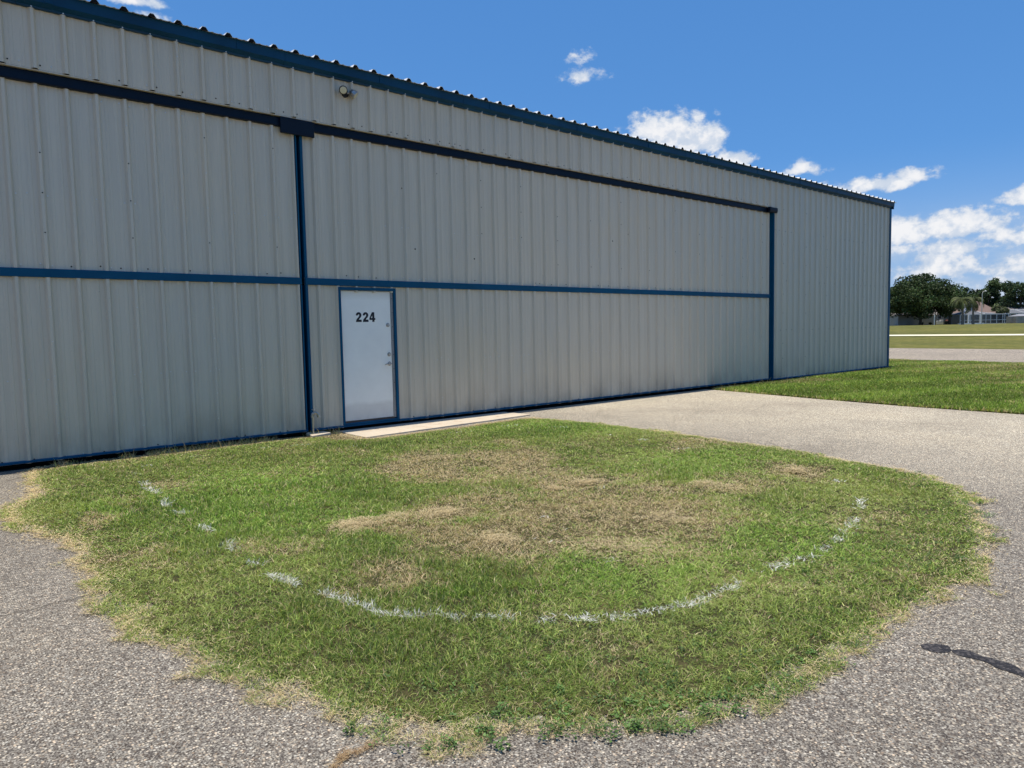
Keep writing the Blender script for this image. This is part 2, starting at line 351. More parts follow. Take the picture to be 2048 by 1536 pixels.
def edist(px, py, poly):
    d = np.full(len(px), 1e9); n = len(poly)
    for i in range(n):
        a = np.array(poly[i]); b = np.array(poly[(i+1) % n]); ab = b-a
        t = np.clip(((px-a[0])*ab[0]+(py-a[1])*ab[1])/(ab@ab), 0, 1)
        d = np.minimum(d, np.hypot(px-a[0]-t*ab[0], py-a[1]-t*ab[1]))
    return d
_T = rng.random((64, 256, 256))
def vnoise(x, y, sc, k=0):
    x = np.asarray(x)*sc+17.3*k; y = np.asarray(y)*sc+9.1*k
    xi = np.floor(x).astype(int); yi = np.floor(y).astype(int); fx = x-xi; fy = y-yi; fx = fx*fx*(3-2*fx); fy = fy*fy*(3-2*fy)
    T = _T[k % 64]; g_ = lambda a, b: T[a % 256, b % 256]
    return (g_(xi,yi)*(1-fx)+g_(xi+1,yi)*fx)*(1-fy)+(g_(xi,yi+1)*(1-fx)+g_(xi+1,yi+1)*fx)*fy
def fbm(x, y, sc, k=0, o=4):
    v = 0; a = 1; t = 0
    for i in range(o): v = v+a*vnoise(x, y, sc*2**i, k+i); t += a; a *= .55
    return v/t
PATCH_D = [(4.3,3.9,0.95,-0.95,0.85,0.80,0.52),(4.33,6.43,0.339,-0.361,0.453,0.666,0.75),(5.08,6.06,0.456,-0.49,0.67,0.791,0.65),(4.71,4.61,0.256,-0.265,0.257,0.25,0.85),(3.06,3.72,0.365,-0.36,0.371,0.445,0.75),(3.66,3.12,0.38,-0.375,0.437,0.37,0.9),(4.26,3.24,0.387,-0.387,0.783,0.593,0.75),(5.66,3.62,0.338,-0.351,0.486,0.311,0.5),(6.64,3.42,0.195,-0.205,0.355,0.184,0.6),(3.29,4.62,0.312,-0.315,0.196,0.272,0.65),(2.63,4.66,0.241,-0.24,0.131,0.228,0.75),(2.23,3.67,0.263,-0.255,0.154,0.248,0.42),(1.91,4.69,0.28,-0.28,0.08,0.18,0.36),(1.23,4.91,0.28,-0.27,0.06,0.24,0.40),(1.1,6.5,0.119,-0.119,0.04,0.223,0.9),(3.79,4.59,0.355,-0.361,0.301,0.361,0.35),(7.48,5.22,0.243,-0.27,0.408,0.285,0.45),(1.99,7.42,0.178,-0.185,0.11,0.396,0.4)]
PATCH_L = [(3.5,2.7,0.564,-0.549,0.522,0.401,0.9),(2.24,3.16,0.12,-0.115,0.054,0.075,1),(2.46,6.2,0.702,-0.717,0.572,1.406,0.9),(4.37,2.42,0.393,-0.387,0.709,0.394,0.8),(7.23,7.57,0.715,-0.825,0.598,0.623,0.8),(1.21,6.72,0.185,-0.186,0.079,0.41,0.9),(6.42,4.41,0.528,-0.565,0.797,0.548,0.7)]
def ell(px, py, P):
    r = np.zeros(len(px))
    wx = (fbm(px, py, 2.2, 30)-.5)*.9; wy = (fbm(px, py, 2.2, 40)-.5)*.9
    for cx, cy, ax, ay, bx, by, s in P:
        det = ax*by-ay*bx; dx = px+wx*.5-cx; dy = py+wy*.5-cy
        u = (dx*by-dy*bx)/det; v = (ax*dy-ay*dx)/det
        r = np.maximum(r, s*np.clip(1.45-(u*u+v*v)**.5, 0, 1))
    return r
def isl_h(x, y): return .0055 + .050*fbm(x, y, .9, 3)*np.clip(ISL_D(x, y)*2.2, 0, 1)**.8 + .02*np.clip(fbm(x, y, 4, 8)-.55, 0, 1)*np.clip(ISL_D(x, y)*2.2-.3, 0, 1)
def ISL_D(x, y): return edist(np.ravel(x), np.ravel(y), ISL).reshape(np.shape(x))
# soil sheet under the grass, gently uneven
def soil(name, poly, hfun, step, mat, shrink=0.):
    xs = np.arange(min(p[0] for p in poly)-.1, max(p[0] for p in poly)+.2, step); ys = np.arange(min(p[1] for p in poly)-.1, max(p[1] for p in poly)+.2, step)
    X, Y = np.meshgrid(xs, ys, indexing='ij'); nx, ny = X.shape; idx = np.arange(nx*ny).reshape(nx, ny)
    jx = X+(fbm(X, Y, 3, 50)-.5)*.12; jy = Y+(fbm(X, Y, 3, 55)-.5)*.12
    Fq = np.stack([idx[:-1,:-1], idx[1:,:-1], idx[1:,1:], idx[:-1,1:]], -1).reshape(-1, 4)
    c = np.stack([X.ravel()[Fq].mean(1), Y.ravel()[Fq].mean(1)], 1); jc = c+(np.stack([fbm(c[:,0], c[:,1], 9, 50), fbm(c[:,0], c[:,1], 9, 55)], 1)-.5)*.12
    keep = pip(jc[:,0], jc[:,1], poly) & (edist(jc[:,0], jc[:,1], poly) > .045+.10*fbm(c[:,0], c[:,1], 6, 58)) & (c[:,1] < 9.78 if name == 'grass_island' else True)
    o = np_mesh(name, np.stack([X, Y, hfun(X, Y)], -1).reshape(-1, 3), Fq[keep], mat); tag(o, kind='structure')
    o.data.polygons.foreach_set('use_smooth', [True]*len(o.data.polygons)); return o
soil('grass_island', ISL, isl_h, .022, M_SOIL)
def lawn_h(x, y): return .0065+.03*vnoise(x, y, .5, 5)*np.clip(edist(np.ravel(x), np.ravel(y), LAWN).reshape(np.shape(x))*1.2, 0, 1)
soil('corner_lawn', LAWN, lawn_h, .09, M_SOIL)

# concrete slab at the door, and the pad under the tap
def slab(name, pts, z0, z1, n=10):
    m = MB(); P = []
    for i in range(len(pts)):
        a = np.array(pts[i]); b = np.array(pts[(i+1) % len(pts)])
        for k in range(n):
            q = a+(b-a)*k/n; P.append((q[0]+random.uniform(-.008,.008), q[1]+random.uniform(-.008,.008)))
    k = len(P); m.add([(x, y, z0) for x, y in P]+[(x, y, z1) for x, y in P], [tuple(range(k, 2*k))]+[(i, (i+1) % k, k+(i+1) % k, k+i) for i in range(k)])
    return m.build(name, M_CONC, bevel=.006)
tag(slab('door_slab', [(4.93,8.90),(8.26,9.12),(8.22,9.80),(4.95,9.80)], -.02, .022), 'long weathered concrete slab in front of the white door 224', 'concrete slab')
tag(slab('concrete_pad', [(4.36,9.38),(4.70,9.50),(4.72,9.76),(4.44,9.76)], -.02, .055, 5), 'small square concrete pad at the foot of the tap', 'concrete pad')

# ------------------------------------------------------------------ the hangar
PITCH = .3048; X0 = 1.391; YW = 9.74; YD = 9.815
XL = -14.0; XE = 24.62; Z0 = .062; ZT = 5.20
hg = empty('hangar', (X0, YW, 0)); tag(hg, 'long grey ribbed metal hangar with blue trim and a white door numbered 224', 'hangar')
def hp(o): o.parent = hg; o.matrix_parent_inverse = Matrix.Translation((-X0, -YW, 0)); return o
def prof(x0, x1, y):           # ribbed sheet profile, ribs stand out towards -y
    k0 = int(math.floor((x0-X0)/PITCH))-1; k1 = int(math.ceil((x1-X0)/PITCH))+1; P = []
    for k in range(k0, k1+1):
        c = X0+k*PITCH
        P += [(c-.040, 0), (c-.015, .040), (c+.015, .040), (c+.040, 0)]
        for q in (.1016, .2032): P += [(c+q-.022, 0), (c+q-.013, .0045), (c+q+.013, .0045), (c+q+.022, 0)]
    out = []
    for (a, b), (c, d) in zip(P[:-1], P[1:]):
        if c <= x0 or a >= x1: continue
        if a < x0: t = (x0-a)/(c-a); a, b = x0, b+(d-b)*t
        if c > x1: t = (x1-a)/(c-a); c, d = x1, b+(d-b)*t
        if not out: out.append((a, y-b))
        out.append((c, y-d))
    return out
def ribbed(m, x0, x1, z0, z1, y, seg=1):
    P = prof(x0, x1, y); n = len(P)
    v = []; f = []
    for j in range(seg+1): v += [(px, py, z0+(z1-z0)*j/seg) for px, py in P]
    for j in range(seg):
        for i in range(n-1): f.append((j*n+i, j*n+i+1, (j+1)*n+i+1, (j+1)*n+i))
    m.add(v, f); return m
def screw(m, x, y, z, slot, r=.0075, h=.006, k=1.25):
    m.cm = slot; m.disc((x, y, z), r*k, (0,-1,0), h, 7); m.cm = 0
def screws(m, x0, x1, z, y, kind='mix', dz=.012, ribs=False, p=1.0):
    k = int((x0-X0)/PITCH)-1
    while X0+k*PITCH < x1:
        c = X0+k*PITCH
        for q, yy in ((.054, y), (.16 if random.random() < .35 else .245, y)) if not ribs else ((0, y-.040),):
            x = c+q
            if x0+.02 < x < x1-.02 and random.random() < p*.9: screw(m, x, yy, z+random.uniform(-dz, dz), 2 if kind == 'dark' or (kind == 'mix' and random.random() < .45) else 1)
        k += 1
PM = [M_PANEL, M_SCREW, M_HOLE]
# walls: long header above the doors, full-height stretch at the right, end and back walls
m = MB(); XJ = 17.412
ribbed(m, XL, XJ, 4.515, ZT+.05, YW); ribbed(m, XJ, XE-.01, Z0, ZT+.04, YW)
screws(m, XL, XJ, 4.565, YW, 'mix', .006)
for z in (.12, 1.35, 2.65, 3.95): screws(m, XJ, XE, z, YW, 'dark', .01, p=.55)
for k in range(-40, 80, 3): screw(m, X0+k*PITCH, YW-.040, 4.98, 1, .007)
for k in range(54, 76, 4):
    for z in (.6, 1.0, 1.8, 2.3, 3.1, 3.6, 4.5): screw(m, X0+k*PITCH, YW-.040, z, 2, .007)
m.box(XE-.03, XE, YW+.02, 30.0, Z0, 5.2); m.box(XL, XL+.03, YW+.02, 30, Z0, 5.2); m.box(XL, XE, 29.97, 30.0, Z0, 5.2)
hp(m.build('wall', PM))
m = MB(); m.box(XL, XJ, YW-.004, YW+.05, 4.500, 4.512); hp(m.build('drip_edge', M_PANEL))
# track hood with joint box and end cap
m = MB(); m.prism_x([(YW+.022,4.382),(YW+.034,4.490),(YW+.09,4.490),(YW+.09,4.382)], XL, 17.375)
m.prism_x([(YW+.018,4.380),(YW+.022,4.368),(YW+.09,4.368),(YW+.09,4.380)], XL, 17.375)
hd = hp(m.build('track_hood', M_NAVY))
m = MB(); m.box(4.235, 4.735, YW-.02, YW+.015, 4.275, 4.490); b = m.build('joint_box', M_NAVY, hd, bevel=.008)
m = MB(); m.prism_x([(YW-.070,4.415),(YW-.055,4.368),(YW+.01,4.368),(YW+.01,4.498),(YW-.058,4.498),(YW-.070,4.485)], 17.13, 17.50); m.build('end_cap', M_NAVY, hd, bevel=.006)
# base flashing, jamb, corner trim
m = MB(); m.prism_x([(YW-.050,Z0-.004),(YW-.050,Z0+.012),(YW-.040,Z0+.022),(YW+.02,Z0+.022),(YW+.02,Z0-.004)], XJ+.002, XE-.01); hp(m.build('base_trim', M_BLUE))
m = MB(); m.box(XJ-.036, XJ, YW-.030, YW+.10, Z0-.02, 4.366); hp(m.build('door_jamb', M_BLUE))
m = MB(); m.box(XE-.085, XE+.04, YW-.052, YW-.034, Z0-.03, ZT); m.box(XE+.022, XE+.04, YW-.034, YW+.09, Z0-.03, ZT); hp(m.build('corner_trim', M_BLUE))
# eave: box fascia that slants back to the wall, fixed with screws through each rib
m = MB(); pr = [(YW-.042,ZT-.03),(YW-.047,ZT-.012),(YW-.112,ZT+.022),(YW-.118,ZT+.126),(YW-.134,ZT+.138),(YW-.110,ZT+.138),(YW+.05,ZT+.128),(YW+.05,ZT-.03)]
xx = XL
while xx < XE+.09:
    x2 = min(xx+3.05, XE+.09); m.prism_x([(y-(.0015 if int((xx-XL)/3.05) % 2 else 0), z) for y, z in pr], xx, x2-.003); xx = x2
m.cm = 1
for k in range(-50, 77): m.disc((X0+k*PITCH, YW-.044, ZT-.020), .010, (0,-1,0), .007, 7)
m.cm = 0
# oil-canned fascia joints
for k in range(-7, 11): m.box(X0+.12+k*2.13, X0+.20+k*2.13, YW-.123, YW-.1165, ZT+.026, ZT+.124)
hp(m.build('eave_trim', [M_EAVE, M_SCREW]))
# roof: ribbed sheet, low slope, ribs open at the eave
def roof():
    m = MB(); P = []
    for k in range(-52, 78):
        c = X0+k*PITCH
        if c < XL or c > XE+.1: continue
        P += [(c-.052, 0), (c-.020, .044), (c+.020, .044), (c+.052, 0), (c+.0816,0), (c+.092,.006), (c+.112,.006), (c+.122,0), (c+.183,0), (c+.193,.006), (c+.213,.006), (c+.223,0)]
    n = len(P); ye, yr = YW-.165, 20.0; sl_ = 1/12
    ze = ZT+.142; zr = ze+(yr-ye)*sl_
    th = .006
    v = [(x, ye, ze+h) for x, h in P]+[(x, yr, zr+h) for x, h in P]+[(x, ye, ze+h-th) for x, h in P]+[(x, 31.0, zr-11*sl_+h) for x, h in P]
    f = []
    for i in range(n-1): f += [(i, i+1, n+i+1, n+i), (2*n+i, 2*n+i+1, i+1, i), (n+i, n+i+1, 3*n+i+1, 3*n+i)]
    m.add(v, f)
    # near-black fills in each rib end, shade of the hollow put into the colour
    m.cm = 1
    for k in range(-50, 77):
        c = X0+k*PITCH
        if c > XL: m.add([(c-.050,ye+.002,ze),(c+.050,ye+.002,ze),(c+.0185,ye+.002,ze+.037),(c-.0185,ye+.002,ze+.037)], [(0,1,2,3)])
    m.cm = 0
    o = hp(m.build('roof', [M_ROOF, M_UNDER]))
    m = MB(); zz = lambda y: ze+(y-ye)*sl_
    m.add([(XE+.042,ye+.06,ze-.20),(XE+.086,ye+.06,ze-.20),(XE+.086,ye+.06,ze-.006),(XE+.042,ye+.06,ze-.006),(XE+.042,yr,zr-.20),(XE+.086,yr,zr-.20),(XE+.086,yr,zr-.006),(XE+.042,yr,zr-.006)], [(0,1,2,3),(1,5,6,2),(3,2,6,7),(0,3,7,4),(4,7,6,5),(0,4,5,1)])
    hp(m.build('gable_trim', M_EAVE))
roof()
# added near-black floor and backing, painted shade so the door gaps read black
m = MB(); m.box(XL+.05, XJ, YD+.10, YD+.14, .0, 4.5); m.box(XL+.05, XE-.05, YW+.06, YD+.6, -.05, .012); hp(m.build('gap_shade_backing', M_UNDER))

# two sliding door leaves
def leaf(x0, x1, hole=None):
    m = MB()
    if hole: ribbed(m, x0, hole[0], Z0, 2.2, YD); ribbed(m, hole[1], x1, Z0, 2.2, YD); ribbed(m, hole[0], hole[1], 2.10, 2.2, YD); ribbed(m, x0, x1, 2.2, 4.42, YD)
    else: ribbed(m, x0, x1, Z0, 4.42, YD)
    for z, kd in ((.10, 'mix'), (2.335, 'mix'), (3.13, 'zinc'), (4.30, 'zinc'), (1.02, 'zinc')):
        segs = [(x0, x1)] if not (hole and z < 2.1) else [(x0, hole[0]), (hole[1], x1)]
        for a, b in segs: screws(m, a, b, z, YD, kd, .012, p=.9 if kd == 'mix' else .6)
    k = int((x0-X0)/PITCH)
    while X0+k*PITCH < x1-.05:
        if k % 3 == 0 and X0+k*PITCH > x0+.05 and not (hole and hole[0]-.05 < X0+k*PITCH < hole[1]+.05):
            for z in (.38, .72, 1.05, 1.45, 1.85): screw(m, X0+k*PITCH, YD-.040, z, 1, .0065)
            for z in (2.7, 3.15, 3.6, 4.05): screw(m, X0+k*PITCH, YD-.040, z, 2 if random.random() < .6 else 1, .0065)
        k += 1
    for _ in range(7): screw(m, random.uniform(x0+.2, x1-.2), YD-.002, random.uniform(2.5, 3.8), 2, .011, .004)
    o = hp(m.build('sliding_door', PM))
    r = MB(); r.box(x0+.001, x1-.001, YD-.046, YD+.02, 2.190, 2.288); r.build('rail', M_BLUE, o, bevel=.004).matrix_parent_inverse = Matrix()
    r = MB()
    cuts = [(x0, x1)] if not hole else [(x0, hole[0]), (hole[0], hole[1]), (hole[1], x1)]
    r.prism_x([(YD-.050,Z0+.008),(YD-.050,Z0+.026),(YD-.040,Z0+.034),(YD+.02,Z0+.034),(YD+.02,Z0+.008)], x0+.001, x1-.001); r.build('bottom_rail', M_BLUE, o)
    for a, b in ((x0, x0+.038), (x1-.036, x1)):
        s = MB(); s.box(a, b, YD-.040, YD+.07, Z0+.036, 2.1885); s.box(a, b, YD-.040, YD+.07, 2.2895, 4.40); s.build('stile', M_BLUE, o)
    return o
GX = 4.500
leaf(XL, GX-.022); l2 = leaf(GX+.030, 17.372, (5.052, 6.018))
for o in bpy.data.objects:
    if o.parent and o.parent.name.startswith('sliding_door'): o.matrix_parent_inverse = Matrix.Identity(4)
# the walk door
DX0, DX1, DZ0, DZ1 = 5.082, 5.940, .150, 2.118
m = MB(); m.box(DX0, DX1, YD-.012, YD+.03, DZ0, DZ1); dr = hp(m.build('walk_door', M_DOOR, bevel=.003))
m = MB(); m.box(5.040, 5.079, YD-.050, YD+.05, Z0+.036, 2.172); m.box(5.985, 6.028, YD-.050, YD+.05, Z0+.036, 2.172); m.box(5.0795, 5.9845, YD-.048, YD+.05, 2.126, 2.170)
m.box(5.0795, 5.9845, YD-.046, YD+.05, Z0+.036, .125); m.build('door_frame', M_BLUE, dr, bevel=.003)
m = MB(); m.box(5.943, 5.983, YD-.022, YD+.03, .14, 2.10)
m.cm = 1
for i in range(9): m.disc((5.965, YD-.022, .25+i*.22), .006, (0,-1,0), .004, 7)
m.cm = 0; m.build('latch_guard', [simple('grey_strip', (.30,.29,.28), .45, .5, .3), M_HOLE], dr)
m = MB(); m.box(5.081, 5.942, YD-.035, YD+.03, .127, .146); m.build('threshold', simple('brown_threshold', (.05,.035,.025), .6), dr)
def outline(pts, h, x, z, y, name, mat, par):
    m = MB(); return m
# digits, heavy condensed sans, drawn as outlines (unit height 1)
def arc(cx, cy, rx, ry, a0, a1, n=12): return [(cx+rx*math.cos(math.radians(a0+(a1-a0)*i/n)), cy+ry*math.sin(math.radians(a0+(a1-a0)*i/n))) for i in range(n+1)]
def two():
    o = [(.0,.655)]+arc(.31,.70,.31,.30,175,-22,16)+[(.50,.44),(.38,.32),(.33,.235),(.625,.235),(.625,0),(-.01,0),(-.01,.10)]+[(.07,.28),(.22,.44),(.34,.57)]+arc(.305,.685,.065,.095,-25,185,10)
    return o
def tri(m, poly, x, z, h, y, th):
    from mathutils.geometry import tessellate_polygon
    v = [(x+a*h, y, z+b*h) for a, b in poly]; w = [(a, y+th, c) for a, b, c in v]; n = len(v)
    t = tessellate_polygon([[Vector((a, b, 0)) for a, b in poly]])
    m.add(v+w, [tuple(q) for q in t]+[(i, (i+1) % n, n+(i+1) % n, n+i) for i in range(n)])
sx = 5.333; hh = .149
for ci, dx in ((2, 0), (2, .118), (4, .232)):
    m = MB(); yy = YD-.0135
    if ci == 2: tri(m, [(a*1.02, b) for a, b in two()], sx+dx, 1.650, hh, yy, .0014)
    else:
        for q in ([(.32,0),(.57,0),(.57,1.0),(.32,1.0)], [(-.01,.20),(.32,.20),(.32,.40),(.17,.40),(-.01,.40)], [(.57,.20),(.675,.20),(.675,.40),(.57,.40)], [(-.01,.40),(.17,.40),(.32,.68),(.32,1.0),(.30,1.0)]):
            tri(m, q, sx+dx, 1.650, hh, yy, .0014)
    m.build('digit', M_BLACK, dr)
def lathe_lock(name, x, z):
    m = MB(); c = Vector((x, YD-.012, z)); m.tube([c, c+Vector((0,-.006,0))], [.034,.031], 20); m.tube([c+Vector((0,-.006,0)), c+Vector((0,-.020,0))], [.023,.020], 18)
    m.box(x-.0025, x+.0025, YD-.034, YD-.0315, z-.008, z+.008); m.build(name, M_STEEL, dr, bevel=.001)
lathe_lock('deadbolt', 5.885, 1.600); lathe_lock('deadbolt', 5.893, 1.140)
m = MB(); c = Vector((5.893, YD-.012, .992)); m.tube([c, c+Vector((0,-.008,0))], [.034,.031], 20); m.tube([c+Vector((0,-.006,0)), c+Vector((0,-.05,0))], [.013,.012], 12)
m.tube([c+Vector((.006,-.05,0)), c+Vector((-.03,-.054,.001)), c+Vector((-.075,-.055,-.004)), c+Vector((-.105,-.050,-.010))], [.011,.010,.009,.008], 10); m.build('door_handle', M_STEEL, dr)
for o in bpy.data.objects:
    if o.parent is dr: o.matrix_parent_inverse = Matrix.Identity(4)

# ------------------------------------------------------------------ twin floodlight on the header
sx_, sz_ = 5.25, 5.00
fl = empty('floodlight', (sx_, YW, sz_)); tag(fl, 'twin-head white and black security floodlight high on the grey wall under the eave', 'floodlight')
m = MB(); m.tube([(0,0,-.01),(0,-.030,-.01)], [.055,.050], 20); m.tube([(0,-.03,-.01),(0,-.055,-.01)], [.030,.022], 14); m.build('mount', simple('dark_bronze', (.02,.02,.022), .4, .5, .3), fl, bevel=.002)
M_SHELL = simple('lamp_shell', (.45,.44,.40), .3, .5, .4); M_LENS = simple('lamp_lens', (.62,.58,.40), .25, .6); M_BLK = simple('black_plastic', (.012,.012,.014), .4)
for sgn, dirv, pos in ((-1, Vector((-.30,-.85,-.42)), (-.085,-.10,.012)), (1, Vector((.62,-.42,-.62)), (.085,-.09,-.005))):
    d = dirv.normalized(); p0 = Vector(pos)
    m = MB(); m.tube([p0-d*.055, p0-d*.045, p0-d*.01, p0+d*.045], [.018,.034,.052,.060], 20); m.tube([Vector((sgn*.012,-.05,-.008)), Vector((sgn*.04,-.065,-.002)), p0-d*.05], [.013,.013,.014], 8)
    o = m.build('lamp_head', [M_BLK if sgn < 0 else M_STEEL], fl, smooth=False)
    m = MB(); m.tube([p0+d*.045, p0+d*.053], [.062,.060], 20, True); m.build('lamp_rim', M_BLK if sgn < 0 else M_SHELL, o)
    m = MB(); m.tube([p0+d*.0532, p0+d*.056, p0+d*.058], [.050,.044,.020], 20); m.build('lens', M_LENS, o)

# ------------------------------------------------------------------ garden tap on a steel riser
tp = empty('standpipe', (4.475, 9.60, .05)); tag(tp, 'short steel garden tap on a grey riser beside the door gap', 'water tap')
M_TAP = simple('tap_zinc', (.46,.44,.40), .3, .5, .9, .25, 40)
m = MB(); m.tube([(0,0,0),(0,0,.24)], .014, 12); m.tube([(0,0,.0),(0,0,.02)], .024, 12); m.build('riser_pipe', M_TAP, tp)
m = MB(); m.tube([(0,0,.235),(0,0,.262),(0,0,.27)], [.023,.023,.018], 12); m.tube([(-.004,.0,.255),(.004,-.004,.292),(.03,-.012,.306),(.062,-.022,.292),(.078,-.027,.262)], [.020,.021,.022,.019,.018], 12); m.tube([(.076,-.026,.268),(.081,-.028,.238)], [.024,.024], 12)
tb = m.build('spigot', M_TAP, tp)
m = MB(); m.tube([(.026,-.010,.305),(.026,-.010,.345)], [.012,.008], 8)
m.tube([(.026+.036*math.cos(q*math.pi/8), -.010+.036*math.sin(q*math.pi/8), .350) for q in range(17)], .006, 8); m.tube([(-.010,-.010,.350),(.062,-.010,.350)], .006, 8); m.tube([(.026,-.046,.350),(.026,.026,.350)], .006, 8); m.build('valve_handle', M_TAP, tp)
# ------------------------------------------------------------------ grass
def blades(name, P, Hh, Wd, Ln, C, zbase, lab=None, cat=None, kind='stuff', parent=None, flat=None):
    n = len(P); yaw = rng.random(n)*2*np.pi; ly = rng.random(n)*2*np.pi
    f = np.stack([np.cos(yaw), np.sin(yaw)], 1); l = np.stack([np.cos(ly), np.sin(ly)], 1)*Ln[:,None]
    b = np.stack([P[:,0], P[:,1], zbase], 1)
    wv = np.stack([f[:,0], f[:,1], np.zeros(n)], 1)*Wd[:,None]*.5
    def at(t, k): 
        q = b.copy(); q[:,:2] += l*(Hh*(t**k))[:,None]; q[:,2] += Hh*t*(1-.35*t*np.minimum(Ln,1.6)/1.6); return q
    p1 = at(.5, 1.7); p2 = at(1., 1.7)
    p2[:,2] = np.maximum(p2[:,2], zbase+.002); 
    V = np.stack([b-wv, b+wv, p1-wv*.8, p1+wv*.8, p2], 1).reshape(-1, 3)
    i = np.arange(n)*5
    T = np.concatenate([np.stack([i, i+1, i+3], 1), np.stack([i, i+3, i+2], 1), np.stack([i+2, i+3, i+4], 1)])
    col = np.repeat(np.concatenate([C, np.ones((n,1))], 1), 5, 0)
    o = np_mesh(name, V, T, M_BLADE, parent, col); tag(o, lab, cat, kind=kind); return o
G_LUSH = np.array([.230,.320,.070]); G_DARK = np.array([.060,.112,.030]); G_YEL = np.array([.50,.54,.17]); G_OLIVE = np.array([.330,.330,.125])
TAN = np.array([.62,.47,.27]); TAN2 = np.array([.52,.41,.25]); PALE = np.array([.76,.63,.38])
def gcolor(x, y, dead, lush, kind_r):
    n = len(x); r = rng.random(n)
    base = np.where((r < .55)[:,None], G_LUSH, np.where((r < .72)[:,None], G_DARK, np.where((r < .90)[:,None], G_OLIVE, G_YEL)))
    base = base*(.62+.85*rng.random(n)**1.3)[:,None]
    mo = fbm(x, y, 1.1, 20)[:,None]; base = base*(.88+.42*mo)*np.array([1.0,1.,.95])
    yel = np.clip((fbm(x, y, 1.1, 24)-.53)*5, 0, 1)[:,None]; base = base*(1-yel*.4)+G_YEL*yel*.4
    base = base*(1+lush[:,None]*np.array([-.06,.10,-.15]))
    dd = rng.random(n) < dead
    r2 = rng.random(n)[:,None]; dc = TAN*r2+TAN2*(1-r2); dc = np.where((rng.random(n) < .18)[:,None], PALE, dc)
    return np.where(dd[:,None], dc*(.8+.4*rng.random(n))[:,None], base)
PAINT = [[(1.71,3.61),(1.76,3.42),(1.79,3.16),(1.9,2.99),(2.05,2.82)],[(2.13,2.76),(2.29,2.57),(2.53,2.37)],[(2.60,2.31),(2.81,2.23),(3.03,2.14),(3.46,2.14)],[(3.73,2.16),(3.94,2.15),(4.23,2.09)],[(4.4,2.13),(4.49,2.12)],[(4.66,2.14),(4.92,2.2),(5.3,2.29)],[(5.61,2.39),(5.92,2.53)],[(6.53,3.03),(6.51,2.96)],[(1.61,4.12),(1.63,4.04),(1.64,3.84)],[(1.62,4.44),(1.64,4.38)],[(1.65,4.99),(1.64,4.77)],[(1.67,5.53),(1.68,5.37)],[(1.68,6.18),(1.68,6.07)],[(1.69,6.67),(1.67,6.49)],[(1.75,7.36),(1.74,7.08)],[(1.79,7.79),(1.77,7.58)],[(1.86,8.33),(1.86,8.18)],[(2.01,8.69),(2.09,8.73)],[(2.23,8.8),(2.36,8.84)],[(2.65,9.0),(2.7,9.01)],[(3.45,8.98),(3.6,8.94)],[(3.79,8.84),(4.05,8.8)],[(4.28,8.14),(4.39,8.12)],[(4.95,8.04),(5.02,8.02)],[(5.92,8.15),(6.21,8.11)],[(6.81,8.22),(7.04,8.13)],[(7.22,8.0),(7.29,7.74)],[(7.23,7.41),(7.33,7.3)],[(7.2,6.42),(7.18,6.31)],[(7.08,5.78),(7.17,5.75)],[(6.99,5.05),(7.03,5.01)]]
SPECK = [(3.55,3.604),(3.283,3.416),(3.206,3.572),(3.661,3.931),(3.234,2.894),(4.717,4.301)]
def seg_d(x, y, segs):
    d = np.full(len(x), 9.)
    for s in segs:
        for a, b in zip(s[:-1], s[1:]):
            a = np.array(a); b = np.array(b); ab = b-a; t = np.clip(((x-a[0])*ab[0]+(y-a[1])*ab[1])/(ab@ab+1e-9), 0, 1)
            d = np.minimum(d, np.hypot(x-a[0]-t*ab[0], y-a[1]-t*ab[1]))
    return d
